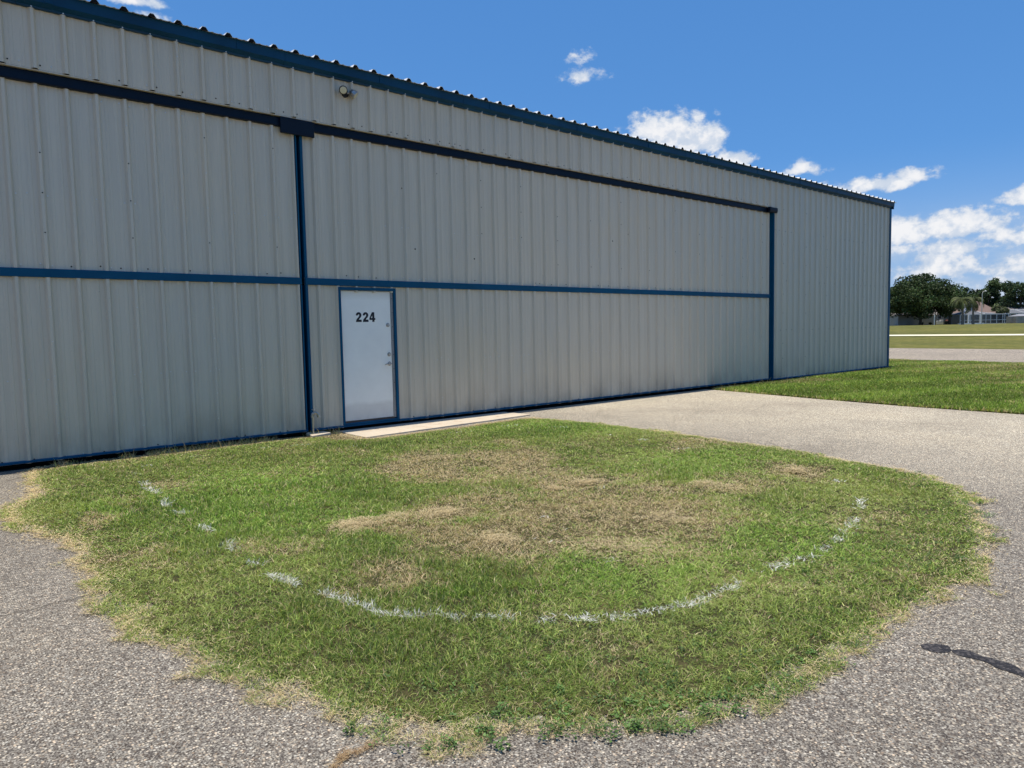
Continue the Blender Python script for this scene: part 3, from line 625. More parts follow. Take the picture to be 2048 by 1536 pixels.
def island():
    Nn = 2600000
    x = rng.uniform(.4, 8.3, Nn); y = rng.uniform(1.0, 9.75, Nn)
    r = np.hypot(x, y); dens = np.clip(27000*(3.0/np.maximum(r, 1.6))**1.15, 7500, 30000)
    area = 7.9*8.75; keep = rng.random(Nn) < dens*area/Nn/1.0
    x, y = x[keep], y[keep]
    # ragged edge
    jx = x+(fbm(x, y, 5, 10)-.5)*.42; jy = y+(fbm(x, y, 5, 14)-.5)*.42
    jx = 4.4+(jx-4.4)*.985; jy = np.where(jy < 5, 5+(jy-5)*.985, jy); ins = pip(jx, jy, ISL) & ~((x > 4.93) & (x < 8.24) & (y > 8.93)) & ~((x > 4.36) & (x < 4.72) & (y > 9.42)); x, y = x[ins], y[ins]; jx, jy = jx[ins], jy[ins]
    ed = edist(jx, jy, ISL)
    n = len(x); z = isl_h(x, y)
    dd_ = .10+ell(x, y, PATCH_D)*1.35+(fbm(x, y, 2.2, 33)-.5)*1.25+(fbm(x, y, 8, 73)-.5)*.5; dead = np.clip(dd_, 0, 1); dead = dead*dead*(3-2*dead)*.84; lush = ell(x, y, PATCH_L)
    fr = np.clip(1-ed/(.015+.13*np.clip(fbm(x, y, 2.2, 36)*1.6-.35, 0, 1)+.03*(x < 1.7)), 0, 1); dead = np.maximum(dead, fr*.9)
    dead = np.maximum(dead, np.clip((y-9.28)/.3, 0, .9)*(x > 1)); dead = np.where((np.abs(x-4.8) < .35) & (y > 8.8), .92, dead); dead = np.maximum(dead, np.where((x > 4.6) & (x < 8.3), np.clip((y-8.62+.2*fbm(x, y, 3, 75))/.18, 0, .92), 0))
    dead = np.clip(dead*(1-lush*.5), .07, .95)
    # bare spots thin the sward
    tuft = fbm(x, y, 16, 44, 2)
    thin = rng.random(n) < np.clip(1.0-dead*.45, .2, 1)*np.clip(-.10+2.2*tuft, .12, 1); x, y, z, dead, lush, ed, tuft, fr = [a[thin] for a in (x, y, z, dead, lush, ed, tuft, fr)]
    n = len(x)
    tall = np.clip((fbm(x, y, 1.0, 38)-.42)*3.2, 0, 1)*np.clip(ed*2.2, 0, 1)
    rr = np.hypot(x, y)
    Hh = (.012+.014*rng.random(n)+.030*tall*rng.random(n)+.016*lush*rng.random(n))*(.6+.8*tuft)*(1-.35*dead)
    Ln = .45+1.7*rng.random(n)+dead*.9+fr*1.2-.7*tall; Ln = np.clip(Ln, .15, 3.0)
    Wd = (.0022+.0024*rng.random(n))*np.clip(rr/3.2, .8, 2.2)*(1-.3*dead)
    C = gcolor(x, y, dead, lush, None)
    pd = seg_d(x, y, PAINT); sd = np.min([np.hypot(x-a, y-b) for a, b in SPECK], 0)
    wid = .010+.050*(fbm(x, y, 6, 48)-.3); pr = np.where(pd < wid, .52, np.where(pd < wid+.03, .14, 0.))*np.clip((fbm(x, y, 13, 52)-.34)*6+.5*(x < 1.9)*(y > 3.5), 0, 1); pr = np.maximum(pr, np.where(sd < .05, .14, 0))
    far = np.where(y > 7.7, .45, 1.)*np.where((x < 1.9) & (y > 3.5), 1.35, 1.); pr = pr*far
    pt = rng.random(n) < pr
    P = np.stack([x, y], 1)
    blades('grass', P[~pt], Hh[~pt], Wd[~pt], Ln[~pt], C[~pt], z[~pt]-.002)
    wc = np.array([.90,.88,.84])*(.75+.25*rng.random(pt.sum()))[:,None]
    k = rng.integers(0, 1) if False else 0
    blades('painted_circle', P[pt], Hh[pt]*.9+.003, Wd[pt]*1.4, Ln[pt], wc, z[pt]-.001, 'broken white ring of spray paint on the grass blades', 'painted line', kind=None)
    # straw litter and runners creeping over the asphalt
    m = 900000; x = rng.uniform(.2, 8.5, m); y = rng.uniform(.9, 9.7, m)
    ins = pip(x, y, ISL); ed = edist(x, y, ISL)
    w = np.where(ins, np.exp(-ed/.07)*.8, np.exp(-ed/(.008+.035*np.clip(fbm(x, y, 1.8, 60)-.42, 0, 1)*3+.014*(x < 1.4)*(y > 3)))*.8); w = np.where((x > 4.9) & (y > 8.8), 0, w)
    w = w*np.where(x < 1.6, 1.0, .55)*np.clip(-.2+1.9*fbm(x, y, 3.0, 61), .03, 1)
    w = np.maximum(w, .20*ell(x, y, PATCH_D)*ins)
    k = rng.random(m) < w; x, y, ed, ins = x[k], y[k], ed[k], ins[k]; n = len(x)
    r2 = rng.random(n)[:,None]; C = (PALE*r2+TAN*(1-r2))*(.8+.45*rng.random(n))[:,None]
    flat_blades('straw_litter', x, y, np.where(ins, .010+.022*rng.random(n), .003+.012*rng.random(n)), rng.uniform(.012, .034, n)*(1+2.0*(rng.random(n) > .965)), rng.uniform(.0009, .0019, n)*np.clip(np.hypot(x, y)/2.6, 1, 3), C)
def flat_blades(name, x, y, z, L_, Wd, C):
    n = len(x); a = rng.random(n)*2*np.pi; bend = rng.normal(0, .45, n)
    pts = []; px, py = x.copy(), y.copy(); ang = a.copy()
    for j in range(4):
        pts.append(np.stack([px, py, z+rng.random(n)*.006*(j > 0)], 1)); px = px+np.cos(ang)*L_/3; py = py+np.sin(ang)*L_/3; ang = ang+bend
    V = []
    for j in range(4):
        w = Wd*(.5 if j < 3 else .2); an = a+bend*j; off = np.stack([-np.sin(an)*w, np.cos(an)*w, np.zeros(n)], 1); V += [pts[j]-off, pts[j]+off]
    V = np.stack(V, 1).reshape(-1, 3); i = np.arange(n)*8
    Fq = np.concatenate([np.stack([i+2*j, i+2*j+1, i+2*j+3, i+2*j+2], 1) for j in range(3)])
    o = np_mesh(name, V, Fq, M_BLADE, None, np.repeat(np.concatenate([C, np.ones((n,1))], 1), 8, 0)); tag(o, kind='stuff'); return o
island()
# raised wads of dead clippings lying on the turf
def wads():
    X_ = []; Y_ = []; Zz = []
    for (a, b, r, h, k) in [(4.773, 4.539, 0.1, 0.04, 500), (3.188, 4.615, 0.12, 0.03, 700), (2.759, 4.733, 0.12, 0.03, 700), (2.445, 4.702, 0.14, 0.03, 800), (4.436, 4.591, 0.05, 0.03, 250), (6.603, 3.45, 0.12, 0.03, 500), (3.022, 3.673, 0.12, 0.025, 600), (4.257, 3.236, 0.15, 0.02, 500), (5.476, 3.662, 0.15, 0.02, 500), (3.498, 2.979, 0.2, 0.02, 700), (4.751, 6.644, 0.2, 0.02, 500)]:
        sub_ = [(a+random.gauss(0, r*.6), b+random.gauss(0, r*.6), r*random.uniform(.3,.7)) for _ in range(7)]
        for (cx, cy, cr) in sub_:
            n = int(k*cr/r*.34); t = rng.random(n)**.6*cr*1.5; an = rng.random(n)*6.283
            x = cx+t*np.cos(an)*1.3; y = cy+t*np.sin(an); X_.append(x); Y_.append(y); Zz.append(isl_h(x, y)+.012+h*np.clip(1-(t/cr/1.5)**2, 0, 1)*rng.random(n))
    x = np.concatenate(X_); y = np.concatenate(Y_); z = np.concatenate(Zz); n = len(x); r2 = rng.random(n)[:,None]; C = (PALE*r2+TAN2*(1-r2))*(.6+.6*rng.random(n))[:,None]
    o = flat_blades('grass_clippings', x, y, z, rng.uniform(.015, .05, n), rng.uniform(.0012, .0024, n)*np.clip(np.hypot(x, y)/3, 1, 2), C)
wads()
def lawn2():
    Nn = 420000; x = rng.uniform(13, 31, Nn); y = rng.uniform(-2, 14, Nn)
    jx = x+(fbm(x, y, 3, 10)-.5)*.3; jy = y+(fbm(x, y, 3, 14)-.5)*.25
    k = pip(jx, jy, LAWN) & (rng.random(Nn) < np.clip(18/np.hypot(x, y), .3, 1)) & ~((x < 24.7) & (y > 9.66)); x, y, jx, jy = x[k], y[k], jx[k], jy[k]; n = len(x)
    ed = edist(jx, jy, LAWN); dead = np.clip((fbm(x, y, .5, 64)-.52)*2.2, .03, .6); dead = np.maximum(dead, np.clip(.85-(9.7-y)/.35, 0, .85)*(x < 24.9)); dead = np.maximum(dead, np.clip(1-ed/.18, 0, 1)*.4)
    stripe = np.clip(np.sin((x*.35+y*1.0)*2.3+2*fbm(x, y, .3, 66))*2, 0, 1)
    C = gcolor(x, y, dead, 0.6*np.ones(n), None)*(.78+.24*stripe)[:,None]*np.array([.98,.99,.82])
    Hh = .035+.03*rng.random(n)+.02*stripe; Ln = .2+.9*rng.random(n); Wd = rng.uniform(.008, .016, n)*np.clip(np.hypot(x, y)/16, 1, 1.8)
    o = blades('grass', np.stack([x, y], 1), Hh, Wd, Ln, C, lawn_h(x, y)-.002)
lawn2()
# dark clover-like weeds spilling over the front edge, dry stalks along the wall
def weeds():
    cs = []
    front = [(1.5,2.0),(1.72,1.80),(1.86,1.66),(1.93,1.60),(2.02,1.56),(2.1,1.60),(2.2,1.52),(2.35,1.50),(2.5,1.42),(2.7,1.42),(2.95,1.42),(3.2,1.45),(1.66,2.0),(1.8,1.9),(1.97,1.75),(2.3,1.65),(1.60,1.88),(2.55,1.5),(7.42,2.62),(7.35,2.9),(.78,6.2),(.82,4.7),(1.3,2.3)]
    for (a, b) in front:
        for _ in range(3): cs.append((a+random.gauss(0,.06), b+random.gauss(0,.05)))
    for _ in range(380):
        a, b = random.uniform(1.2,6.5), random.uniform(1.45,2.6)
        cs.append((a, b))
    cs = [c for c in cs if pip(np.array([c[0]]), np.array([c[1]-.02]), [(p[0]-.08 if p[0] < 1.6 else p[0], p[1]-.10) for p in ISL])[0]]
    V = []; Fc = []; Cc = []
    for (cx, cy) in cs:
        k = random.randint(14, 40); R = random.uniform(.02, .055); base = np.array([.095,.165,.045])*random.uniform(.6,1.7)
        for _ in range(k):
            a = random.uniform(0, 6.28); rr = R*math.sqrt(random.random()); p = np.array([cx+rr*math.cos(a), cy+rr*math.sin(a), .012+random.random()*.035*(1-rr/R*.6)])
            s = random.uniform(.0045, .0095); t = rng.normal(0, 1, 3); t[2] *= .35; t /= np.linalg.norm(t); q = np.cross(t, [rng.normal(0,.4), rng.normal(0,.4), 1]); q /= np.linalg.norm(q)
            i = len(V); V += [p-t*s, p-q*s*.6, p+t*s, p+q*s*.6]; Fc.append((i, i+1, i+2, i+3)); c = base*random.uniform(.7,1.35); Cc += [(*c, 1)]*4
    o = np_mesh('ground_weeds', np.array(V), np.array(Fc), M_BLADE, None, np.array(Cc)); tag(o, kind='stuff')
    n = 2700; x = np.concatenate([rng.uniform(1.3, 4.9, 1700), rng.uniform(14.6, 24.8, 1000)]); y = 9.52+rng.random(n)*.17; y = np.where((x > 14), 9.50+rng.random(n)*.15, y)
    k = fbm(x, y, 2.4, 70) > .44; x, y = x[k], y[k]; n = len(x)
    Hh = rng.uniform(.03, .10, n)*(1+1.2*(rng.random(n) > .93)); r2 = rng.random(n)[:,None]; C = np.where(rng.random((n,1)) < .25, G_YEL, TAN*r2+TAN2*(1-r2))
    blades('dry_weeds', np.stack([x, y], 1), Hh, rng.uniform(.003, .006, n), rng.uniform(.2, 1.1, n), C, np.full(n, .015))
weeds()
# dead grass growing in the crack at the lower edge
n = 420; t = rng.random(n); x = 1.00+(1.22-1.00)*t+rng.normal(0, .006, n)+.02*np.sin(t*9); y = 2.10+(2.20-2.10)*t+.0*t+rng.normal(0, .007, n)
x = 1.02+.17*t+.012*np.sin(t*8)+rng.normal(0,.005,n); y = 2.155+.06*t+.02*np.sin(t*5)+rng.normal(0,.009,n)
r2 = rng.random(n)[:,None]; flat_blades('crack_straw', x, y, .003+.008*rng.random(n), rng.uniform(.008,.03,n), rng.uniform(.0008,.0018,n), (np.array([.30,.17,.09])*r2+TAN*(1-r2))*.9)

# ------------------------------------------------------------------ the far side of the field
YAW = math.radians(40.70212)
def far(px, depth, y=0):          # point on the terrain at a given distance in front of the start position
    fx = np.array([math.sin(YAW), math.cos(YAW)]); rx = np.array([math.cos(YAW), -math.sin(YAW)])
    p = fx*depth+rx*depth*(px-1024)/1430.05*1.003; return (float(p[0]), float(p[1]), float(terr(p[0], p[1]))+.012)
M_BARK = simple('bark', (.10,.08,.06), .9, .1, 0, .25, 8)
def leaf_mat(name, c, tr=.25):
    t = NT(name); at = t.N.new('ShaderNodeAttribute'); at.attribute_name = 'Col'
    t.set(t.b.inputs['Base Color'], t.mix(1.0, at.outputs[0], c, 'MULTIPLY')); t.b.inputs['Roughness'].default_value = .6; t.b.inputs['Specular IOR Level'].default_value = .2
    a = t.N.new('ShaderNodeBsdfTranslucent'); t.L.new(t.mix(1.0, at.outputs[0], c, 'MULTIPLY'), a.inputs[0]); ms = t.N.new('ShaderNodeMixShader'); ms.inputs[0].default_value = tr
    t.L.new(t.b.outputs[0], ms.inputs[1]); t.L.new(a.outputs[0], ms.inputs[2]); t.L.new(ms.outputs[0], t.out.inputs[0]); return t.m
M_OAK = leaf_mat('oak_leaf', (.052,.080,.028)); M_DK = leaf_mat('dark_leaf', (.040,.064,.026)); M_LT = leaf_mat('grey_green_leaf', (.125,.145,.065)); M_PALM = leaf_mat('palm_leaf', (.105,.125,.048), .2); M_MID = leaf_mat('mid_leaf', (.072,.105,.040))
def tree(name, px, depth, rx, rz, zc, mat, lab, grp=None, nb=42, nl=5200, ls=.30, low=.0, seed=1, ry=None):
    r = np.random.default_rng(seed); p = far(px, depth); e = empty(name, p, -YAW); tag(e, lab, 'tree', grp); ry = ry or rx*.85
    cs = []; 
    while len(cs) < nb:
        q = r.normal(0, 1, 3); q /= np.linalg.norm(q); rad = r.uniform(.45, .92); q = q*rad
        if q[2] < -.75+low: continue
        wd = 1/math.sqrt(1-.72*min(0, q[2])**2)
        cs.append(np.array([q[0]*rx*wd, q[1]*ry*wd, zc+q[2]*rz]))
    cs = np.array(cs); br = r.uniform(.16, .30, nb)*min(rx, rz*1.3)
    m = MB(); m.tube([(0,0,-.2),(.1,0,zc*.35),(0,.1,zc*.8)], [.035*zc+.16,.028*zc+.10,.10], 9)
    for i in range(0, nb, 3):
        c = cs[i]; m.tube([(0,0,zc*(.25+.4*r.random())), tuple(c*np.array([.45,.45,.8])), tuple(c)], [.14,.09,.03], 6)
    m.build('trunk', M_BARK, e)
    k = r.integers(0, nb, nl); d = r.normal(0, 1, (nl, 3)); d /= np.linalg.norm(d, axis=1)[:,None]; rad = (r.random(nl)**.45)[:,None]
    P = cs[k]+d*rad*br[k][:,None]*np.array([1.15,1.15,.85]); P[:,2] = np.maximum(P[:,2], .25)
    t = r.normal(0, 1, (nl, 3)); t /= np.linalg.norm(t, axis=1)[:,None]; q = np.cross(t, r.normal(0, 1, (nl, 3))); q /= np.linalg.norm(q, axis=1)[:,None]
    s = r.uniform(.55, 1.25, nl)[:,None]*ls
    V = np.stack([P-t*s, P-q*s*.5+t*s*.1, P+t*s, P+q*s*.5-t*s*.1], 1).reshape(-1, 3); i = np.arange(nl)*4
    c = (r.uniform(.65, 1.4, nb)[k]*r.uniform(.6, 1.4, nl))[:,None]*np.array([1,1,1])*(1+r.normal(0, .08, (nl, 3)))
    np_mesh('crown', V, np.stack([i, i+1, i+2, i+3], 1), mat, e, np.repeat(np.concatenate([np.clip(c, .2, 2.5), np.ones((nl,1))], 1), 4, 0)); return e
tree('oak_tree', 1838, 157, 7.9, 4.9, 6.0, M_OAK, 'big dark round oak shading the long house beside the hangar corner', nb=170, nl=42000, ls=.26, seed=3, low=0.0, ry=9)
tree('oak_tree', 1896, 158, 3.0, 3.4, 5.2, M_DK, 'smaller dark oak hugging the right flank of the big round oak', nb=30, nl=4200, ls=.28, seed=4)
tree('oak_tree', 1760, 175, 6.5, 4.4, 5.2, M_DK, 'dark tree low behind the blue hangar corner, left of the big oak', nb=40, nl=4500, ls=.32, seed=5)
BG = [('broadleaf_tree', 2002, 182, 3.4, 2.6, 3.0, M_DK, 'low dark tree mass behind the pale shrub and second cage'),
      ('broadleaf_tree', 1925, 196, 3.6, 3.2, 4.4, M_DK, 'dark tree directly behind the left palm crown'),
      ('broadleaf_tree', 1915, 200, 4.5, 4.4, 5.6, M_MID, 'rounded tree peeping over the palm crowns'),
      ('broadleaf_tree', 1948, 205, 4.6, 5.0, 6.6, M_DK, 'dark rounded tree behind the salmon roof between palm and street lamp'),
      ('broadleaf_tree', 1986, 200, 4.6, 5.8, 7.3, M_MID, 'tallest loose-topped tree behind the houses, right of the street lamp'),
      ('broadleaf_tree', 1968, 198, 3.4, 4.4, 5.6, M_DK, 'dense tree directly behind the street lamp head'),
      ('broadleaf_tree', 2036, 178, 5.2, 5.2, 6.0, M_DK, 'dense dark tree at the right edge above the second pool cage'),
      ('broadleaf_tree', 2010, 196, 3.6, 4.2, 4.8, M_MID, 'shorter green tree in the gap left of the dense right-edge tree'),
      ('broadleaf_tree', 2085, 185, 5.5, 5.0, 6.0, M_DK, 'dark tree just past the right edge of the pool cages')]
for i, a in enumerate(BG): tree(*a[:7], a[7], 'trees behind the far houses', nb=38, nl=4600, ls=.34, seed=20+i)
tree('olive_shrub', 1998, 158, 2.05, 2.0, 2.5, M_LT, 'pale grey-green bushy small tree behind the pool cage', nb=26, nl=3000, ls=.20, seed=40)
for i, (px, dd, hh_) in enumerate([(2022,153,1.0),(1890,157,.55),(2031,152,.8),(1858,161,.4),(1842,161,.45)]):
    tree('garden_shrub', px, dd, hh_*1.0, hh_*.7, hh_*.75, M_DK, ['dark round bush at the corner where the two pool cages meet','small dark bush by the outdoor units at the house wall','dark bush beside the grey shed at the right edge','low bush left of the small window on the long house','low bush under the tall white window of the long house'][i], 'bushes along the houses', nb=10, nl=500, ls=.10, seed=50+i)
# palms
def palm(px, depth, h, rl, lab, seed, nf=40):
    r = random.Random(seed); e = empty('palm_tree', far(px, depth), -YAW); tag(e, lab, 'palm tree', 'palms by the pool cage')
    m = MB(); m.tube([(0,0,-.1),(.05,0,.5),(-.03,0,h*.5),(0,0,h)], [.30,.22,.17,.19], 12); m.build('trunk', simple('palm_trunk', (.20,.17,.14), .9, .1, 0, .3, 9) if 'palm_trunk' not in bpy.data.materials else bpy.data.materials['palm_trunk'], e)
    for k in range(nf):
        az = k*2.399+r.uniform(-.2,.2); el = r.uniform(-.25, 1.25); L_ = rl*r.uniform(.85,1.15); V = []; Fc = []; Cc = []
        n = 12; pts = []; p = np.array([0,0,h]); ang = el
        for j in range(n+1):
            pts.append(p.copy()); p = p+np.array([math.cos(az)*math.cos(ang), math.sin(az)*math.cos(ang), math.sin(ang)])*L_/n; ang -= .19+.05*j/n
        side = np.array([-math.sin(az), math.cos(az), 0]); br = r.uniform(.45,1.1)+(.9 if r.random() < .15 else 0)
        for j in range(1, n):
            for s in (-1, 1):
                for q in range(3):
                    b = pts[j]+(pts[j+1]-pts[j])*q/3; ll = .62*math.sin(math.pi*(j+1)/(n+2))**.6
                    tip = b+side*s*ll*.55+(pts[j+1]-pts[j])*1.2+np.array([0,0,-ll*.65]); w = (pts[j+1]-pts[j])*.36
                    i = len(V); V += [b, b+w, tip]; Fc.append((i, i+1, i+2)); Cc += [(br, br, br*.9, 1)]*3
        np_mesh('frond', np.array(V), np.array(Fc), M_PALM, e, np.array(Cc))
    return e
palm(1922, 131, 4.3, 2.7, 'palm with a grey trunk left of the street lamp, arching pale fronds', 1)
palm(1943, 139, 4.5, 2.5, 'second palm, right of and behind the first, drooping pale fronds', 2, 34)
# street lamp
e = empty('street_lamp', far(1960, 128), -YAW); tag(e, 'tall pale street lamp pole with a short curved arm before the pool cage', 'street lamp')
m = MB(); m.tube([(0,0,-.2),(0,0,5.3),(.06,0,5.62),(.22,0,5.82),(.45,0,5.88)], [.085,.06,.055,.05,.045], 10); m.build('pole', simple('pole_concrete', (.48,.46,.40), .7, .2), e)
m = MB(); m.tube([(.42,0,5.88),(.55,0,5.90),(.78,0,5.86)], [.06,.10,.05], 10); m.build('lamp_head', M_WHITE, e)
# sign post by the big oak
e = empty('marker_post', far(1866, 146), -YAW); tag(e, 'thin white marker post standing before the long house', 'post')
m = MB(); m.box(-.05,.05,-.05,.05,-.1,2.05); m.build('post', M_WHITE, e); m = MB(); m.box(-.10,.10,-.07,-.055,1.55,2.1); m.build('plate', M_WHITE, e)
# houses
M_STUCCO = simple('beige_stucco', (.40,.37,.33), .9, .1, 0, .08, 1); M_SALMON = simple('salmon_shingle', (.175,.125,.105), .9, .1, 0, .14, 1.5)
M_GREYR = simple('grey_shingle', (.17,.155,.14), .9, .1, 0, .12, 1.5); M_GLASS = simple('dark_glass', (.02,.025,.03), .08, .6); M_GABLE = simple('blue_grey_siding', (.36,.38,.43), .8, .2)
def hip(m, x0, x1, y0, y1, z, zr, hx=None, ov=.35):
    x0 -= ov; x1 += ov; y0 -= ov; y1 += ov; yc = (y0+y1)/2; h = hx or (y1-y0)/2
    v = [(x0,y0,z),(x1,y0,z),(x1,y1,z),(x0,y1,z),(x0+h,yc,zr),(x1-h,yc,zr)]
    m.add(v, [(0,1,5,4),(1,2,5),(2,3,4,5),(3,0,4),(0,3,2,1)])
hs_ = empty('bungalow', far(1850, 165), -YAW); tag(hs_, 'long beige bungalow with salmon hipped roof under the big oak', 'house')
k = 165/1430.05
m = MB(); m.box(-5.4, 8.0, 0, 10, -.3, 2.25); m.box(-7.3,-5.4,-1.6,8,-.3,2.25); m.box(8.0,17.2,.9,12,-.3,2.45); m.build('wall', M_STUCCO, hs_)
m = MB(); hip(m, -7.3, -5.2, -1.6, 8, 2.28, 2.9, 1.0); hip(m, -5.0, 8.4, 0, 10, 2.30, 3.6, 4); rf = m.build('roof', M_GREYR, hs_)
m = MB(); hip(m, 5.6, 17.2, .9, 12, 2.50, 5.35, 1.4); m.build('roof', M_SALMON, hs_); bpy.context.view_layer.update()
m = MB(); gx0, gx1, ga = (1922-1850)*k, (1946-1850)*k, (1936-1850)*k
m.add([(gx0,-.2,2.5),(gx1,-.2,2.5),(ga,-.2,5.55),(gx0,3.5,2.5),(gx1,3.5,2.5),(ga,3.5,5.55)], [(0,1,2),(3,5,4),(0,2,5,3),(1,4,5,2)]); m.build('gable', M_GABLE, hs_)
def window(par, x0, x1, z0, z1, y, mull=True):
    m = MB(); t = .07
    m.box(x0-t,x1+t,y-.05,y-.002,z1,z1+t); m.box(x0-t,x1+t,y-.05,y-.002,z0-t,z0); m.box(x0-t,x0,y-.05,y-.002,z0+.001,z1-.001); m.box(x1,x1+t,y-.05,y-.002,z0+.001,z1-.001)
    if mull: m.box(x0+.001,x1-.001,y-.045,y-.004,(z0+z1)/2-.03,(z0+z1)/2+.03)
    w = m.build('window', M_WHITE, par); m = MB(); m.box(x0,x1,y-.02,y-.001,z0,z1); m.build('pane', M_GLASS, w)
window(hs_, (1835-1850)*k, (1841.5-1850)*k, .35, 1.9, 0); window(hs_, (1873-1850)*k, (1880-1850)*k, 1.35, 1.95, 0, False)
m = MB(); m.box(7.95, 8.15, .86, .898, -.2, 2.4); m.build('downpipe', M_WHITE, hs_)
for i, (px, w_, h_) in enumerate([(1874,.38,.85),(1880,.28,1.05)]):
    e = empty('cooling_unit', far(px, 163.6), -YAW); tag(e, ['squat pale outdoor cooling unit against the long beige house','narrower taller pale unit right of the squat cooling unit'][i], 'cooling unit', 'units by the house wall')
    m = MB(); m.box(-w_,w_,-.3,.3,0,h_); m.build('casing', M_WHITE, e, bevel=.04); m = MB(); m.tube([(0,0,h_),(0,0,h_+.05)], [w_*.8,w_*.7], 14); m.build('fan_guard', M_UNDER, e)
e = empty('barbecue', far(1891, 163.5), -YAW); tag(e, 'dark barbecue with a rusty red lid by the house wall', 'barbecue')
m = MB(); m.tube([(0,0,.45),(0,0,.62),(0,0,.8)], [.18,.33,.36], 14); [m.tube([(a,b,0),(a*.5,b*.5,.5)], .03, 6) for a, b in ((.3,.2),(-.3,.2),(0,-.3))]; m.build('bowl', M_UNDER, e)
m = MB(); m.tube([(0,0,.81),(0,0,.98),(0,0,1.08)], [.36,.28,.06], 14); m.build('lid', simple('rust_red', (.30,.09,.05), .6), e)
# screened pool cages
M_FRAME = simple('white_aluminium', (.72,.72,.70), .4, .4)
def screen_mat():
    t = NT('insect_screen'); t.fin((.10,.105,.11), .8, .1); tr = t.N.new('ShaderNodeBsdfTransparent'); ms = t.N.new('ShaderNodeMixShader'); ms.inputs[0].default_value = .62
    t.L.new(tr.outputs[0], ms.inputs[1]); t.L.new(t.b.outputs[0], ms.inputs[2]); t.L.new(ms.outputs[0], t.out.inputs[0]); return t.m
M_SCR = screen_mat(); M_SCR2 = simple('grey_screen_roof', (.13,.135,.145), .8, .15)
def cage(pxc, depth, x0, x1, yd, posts, zt, peak, lab):
    e = empty('pool_cage', far(pxc, depth), -YAW); tag(e, lab, 'pool cage', 'screened pool cages')
    t = .05
    for x in posts:
        m = MB(); m.box(x-t,x+t,-t,t,0,zt); m.build('post', M_FRAME, e)
    m = MB(); m.box(x0,x1,-.055,.055,zt,zt+.13); m.box(x0,x1,-.045,.045,.78,.87); m.box(x0,x1,-.05,.05,.0,.1); m.box(x0,x0+.1,.06,yd,zt,zt+.13); m.box(x1-.1,x1,.06,yd,zt,zt+.13); m.build('beam', M_FRAME, e)
    m = MB(); m.add([(x0,.01,.1),(x1,.01,.1),(x1,.01,zt),(x0,.01,zt)], [(0,1,2,3)]); m.add([(x0+.02,.06,.1),(x0+.02,yd,.1),(x0+.02,yd,zt),(x0+.02,.06,zt)], [(0,1,2,3)]); m.add([(x1-.02,.06,.1),(x1-.02,yd,.1),(x1-.02,yd,zt),(x1-.02,.06,zt)], [(0,1,2,3)]); m.build('screen', M_SCR, e)
    (pa, pz), (pb, pz2) = peak
    m = MB(); z = zt+.13; m.add([(x0,-.1,z),(x1,-.1,z),(x1,yd,z),(x0,yd,z),(pa,yd*.45,pz),(pb,yd*.45,pz2)], [(0,1,5,4),(1,2,5),(2,3,4,5),(3,0,4)]); rf = m.build('screen_roof', M_SCR2, e)
    m = MB()
    for a, b in (((x0,-.1,z),(pa,yd*.45,pz)), ((x1,-.1,z),(pb,yd*.45,pz2)), ((pa,yd*.45,pz),(pb,yd*.45,pz2)), ((x0*.5+x1*.5,-.1,z),(pa*.5+pb*.5,yd*.45,(pz+pz2)/2))): m.tube([Vector(a)+Vector((0,0,.03)), Vector(b)+Vector((0,0,.03))], .045, 6)
    m.build('rafter', M_FRAME, rf)
    return e
k2 = 156/1430.05
X = lambda px, c: (px-c)*k2
cage(1968, 156, X(1918,1968), X(2014,1968), 6, [X(p_,1968) for p_ in (1917,1926,1933,1938,1957,1968.5,1978,1990,2002,2006,2013.5)], 1.98, ((X(1944,1968),2.95),(X(1990,1968),2.35)), 'long white-framed screened pool cage behind the palm and street lamp')
cage(2040, 158, X(2016,2040), X(2075,2040), 6, [X(p_,2040) for p_ in (2016,2029,2042,2056,2070)], 2.1, ((X(2026,2040),2.95),(X(2060,2040),3.0)), 'second screened pool cage, at the right edge behind the grey shed')
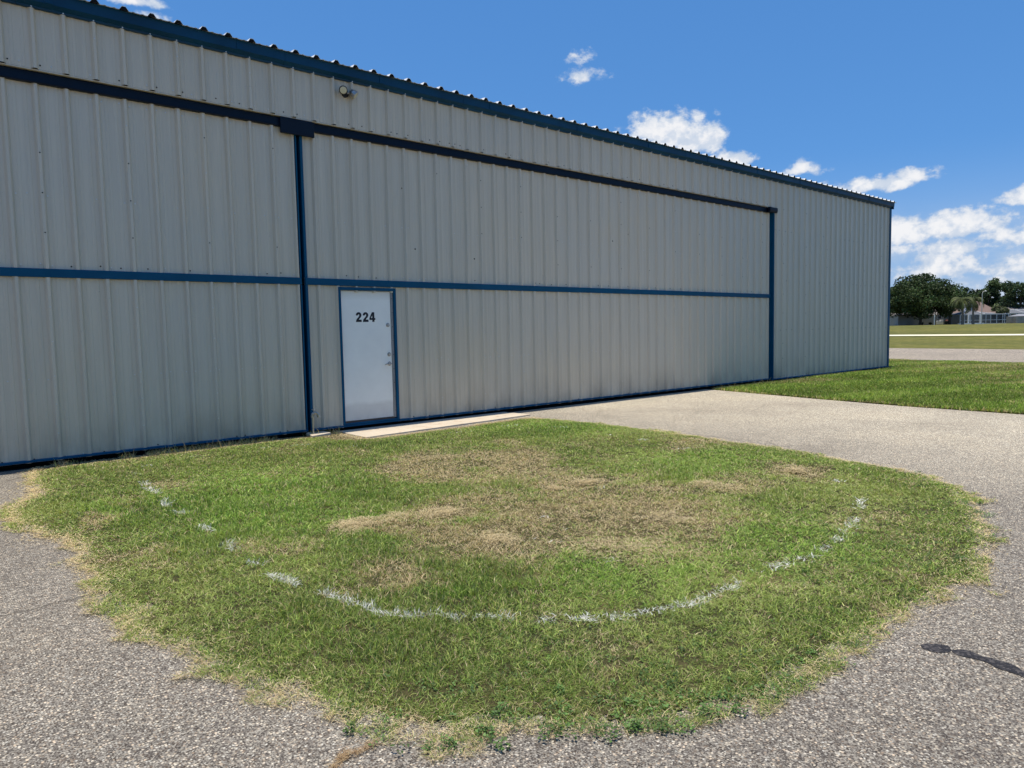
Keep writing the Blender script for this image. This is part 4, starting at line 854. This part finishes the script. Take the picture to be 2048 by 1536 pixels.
m = MB(); m.box(-3.5, 1.7, -.5, .2, -.1, .22); o = m.build('patio_step', M_WHITE); o.location = far(1946, 153.5); o.rotation_euler = (0,0,-YAW); tag(o, 'low white patio step at the foot of the long pool cage', 'step')
for i, px in enumerate((1933.5, 1957.5)):
    e = empty('patio_column', far(px, 155.2), -YAW); tag(e, ['thick white column left of the pool cage door','thick white column right of the pool cage door'][i], 'column', 'white patio columns')
    m = MB(); m.box(-.16,.16,-.16,.16,.05,2.0); m.build('shaft', M_WHITE, e, bevel=.02); m = MB(); m.box(-.21,.21,-.21,.21,0,.2); m.build('plinth', M_WHITE, e)
sh = empty('garden_shed', far(2043, 150), -YAW); tag(sh, 'weathered grey board shed with pale low roof at the right edge', 'shed')
M_BOARD = simple('grey_boards', (.30,.28,.25), .9, .1, 0, .25, 3)
m = MB(); m.box(-1.5, 2.6, 0, 3, -.1, 1.45); m.build('wall', M_BOARD, sh); m = MB(); hip(m, -1.0, 2.6, 0, 3, 1.47, 1.95, 1.2, .1); m.build('roof', simple('pale_tin', (.26,.26,.27), .6, .3, .2), sh)
fe = empty('board_fence', far(2029, 151), -YAW); tag(fe, 'short grey board fence left of the shed', 'fence')
m = MB(); m.box(-1.1,.6,0,.03,0,1.35); m.build('boards', M_BOARD, fe)
for x in (-1.1,-.3,.6): m = MB(); m.box(x-.05,x+.05,-.06,-.002,0,1.42); m.build('post', M_BOARD, fe)
hb = empty('rear_house', far(2035, 172), -YAW); tag(hb, 'house mostly hidden behind the second pool cage, pale roof edge showing', 'house')
m = MB(); m.box(-4.0, 7, 0, 9, -.3, 2.3); m.build('wall', M_STUCCO, hb); m = MB(); hip(m, -4.0, 7, 0, 9, 2.33, 3.9, 3); m.build('roof', M_GREYR, hb)
hl = empty('garage_wing', far(1772, 172), -YAW); tag(hl, 'pale low garage half hidden behind the blue hangar corner', 'house')
m = MB(); m.box(-6, .6, 0, 6, -.3, 2.0); m.build('wall', M_GABLE, hl); m = MB(); hip(m, -6, .6, 0, 6, 2.03, 3.0, 2); m.build('roof', M_GREYR, hl)
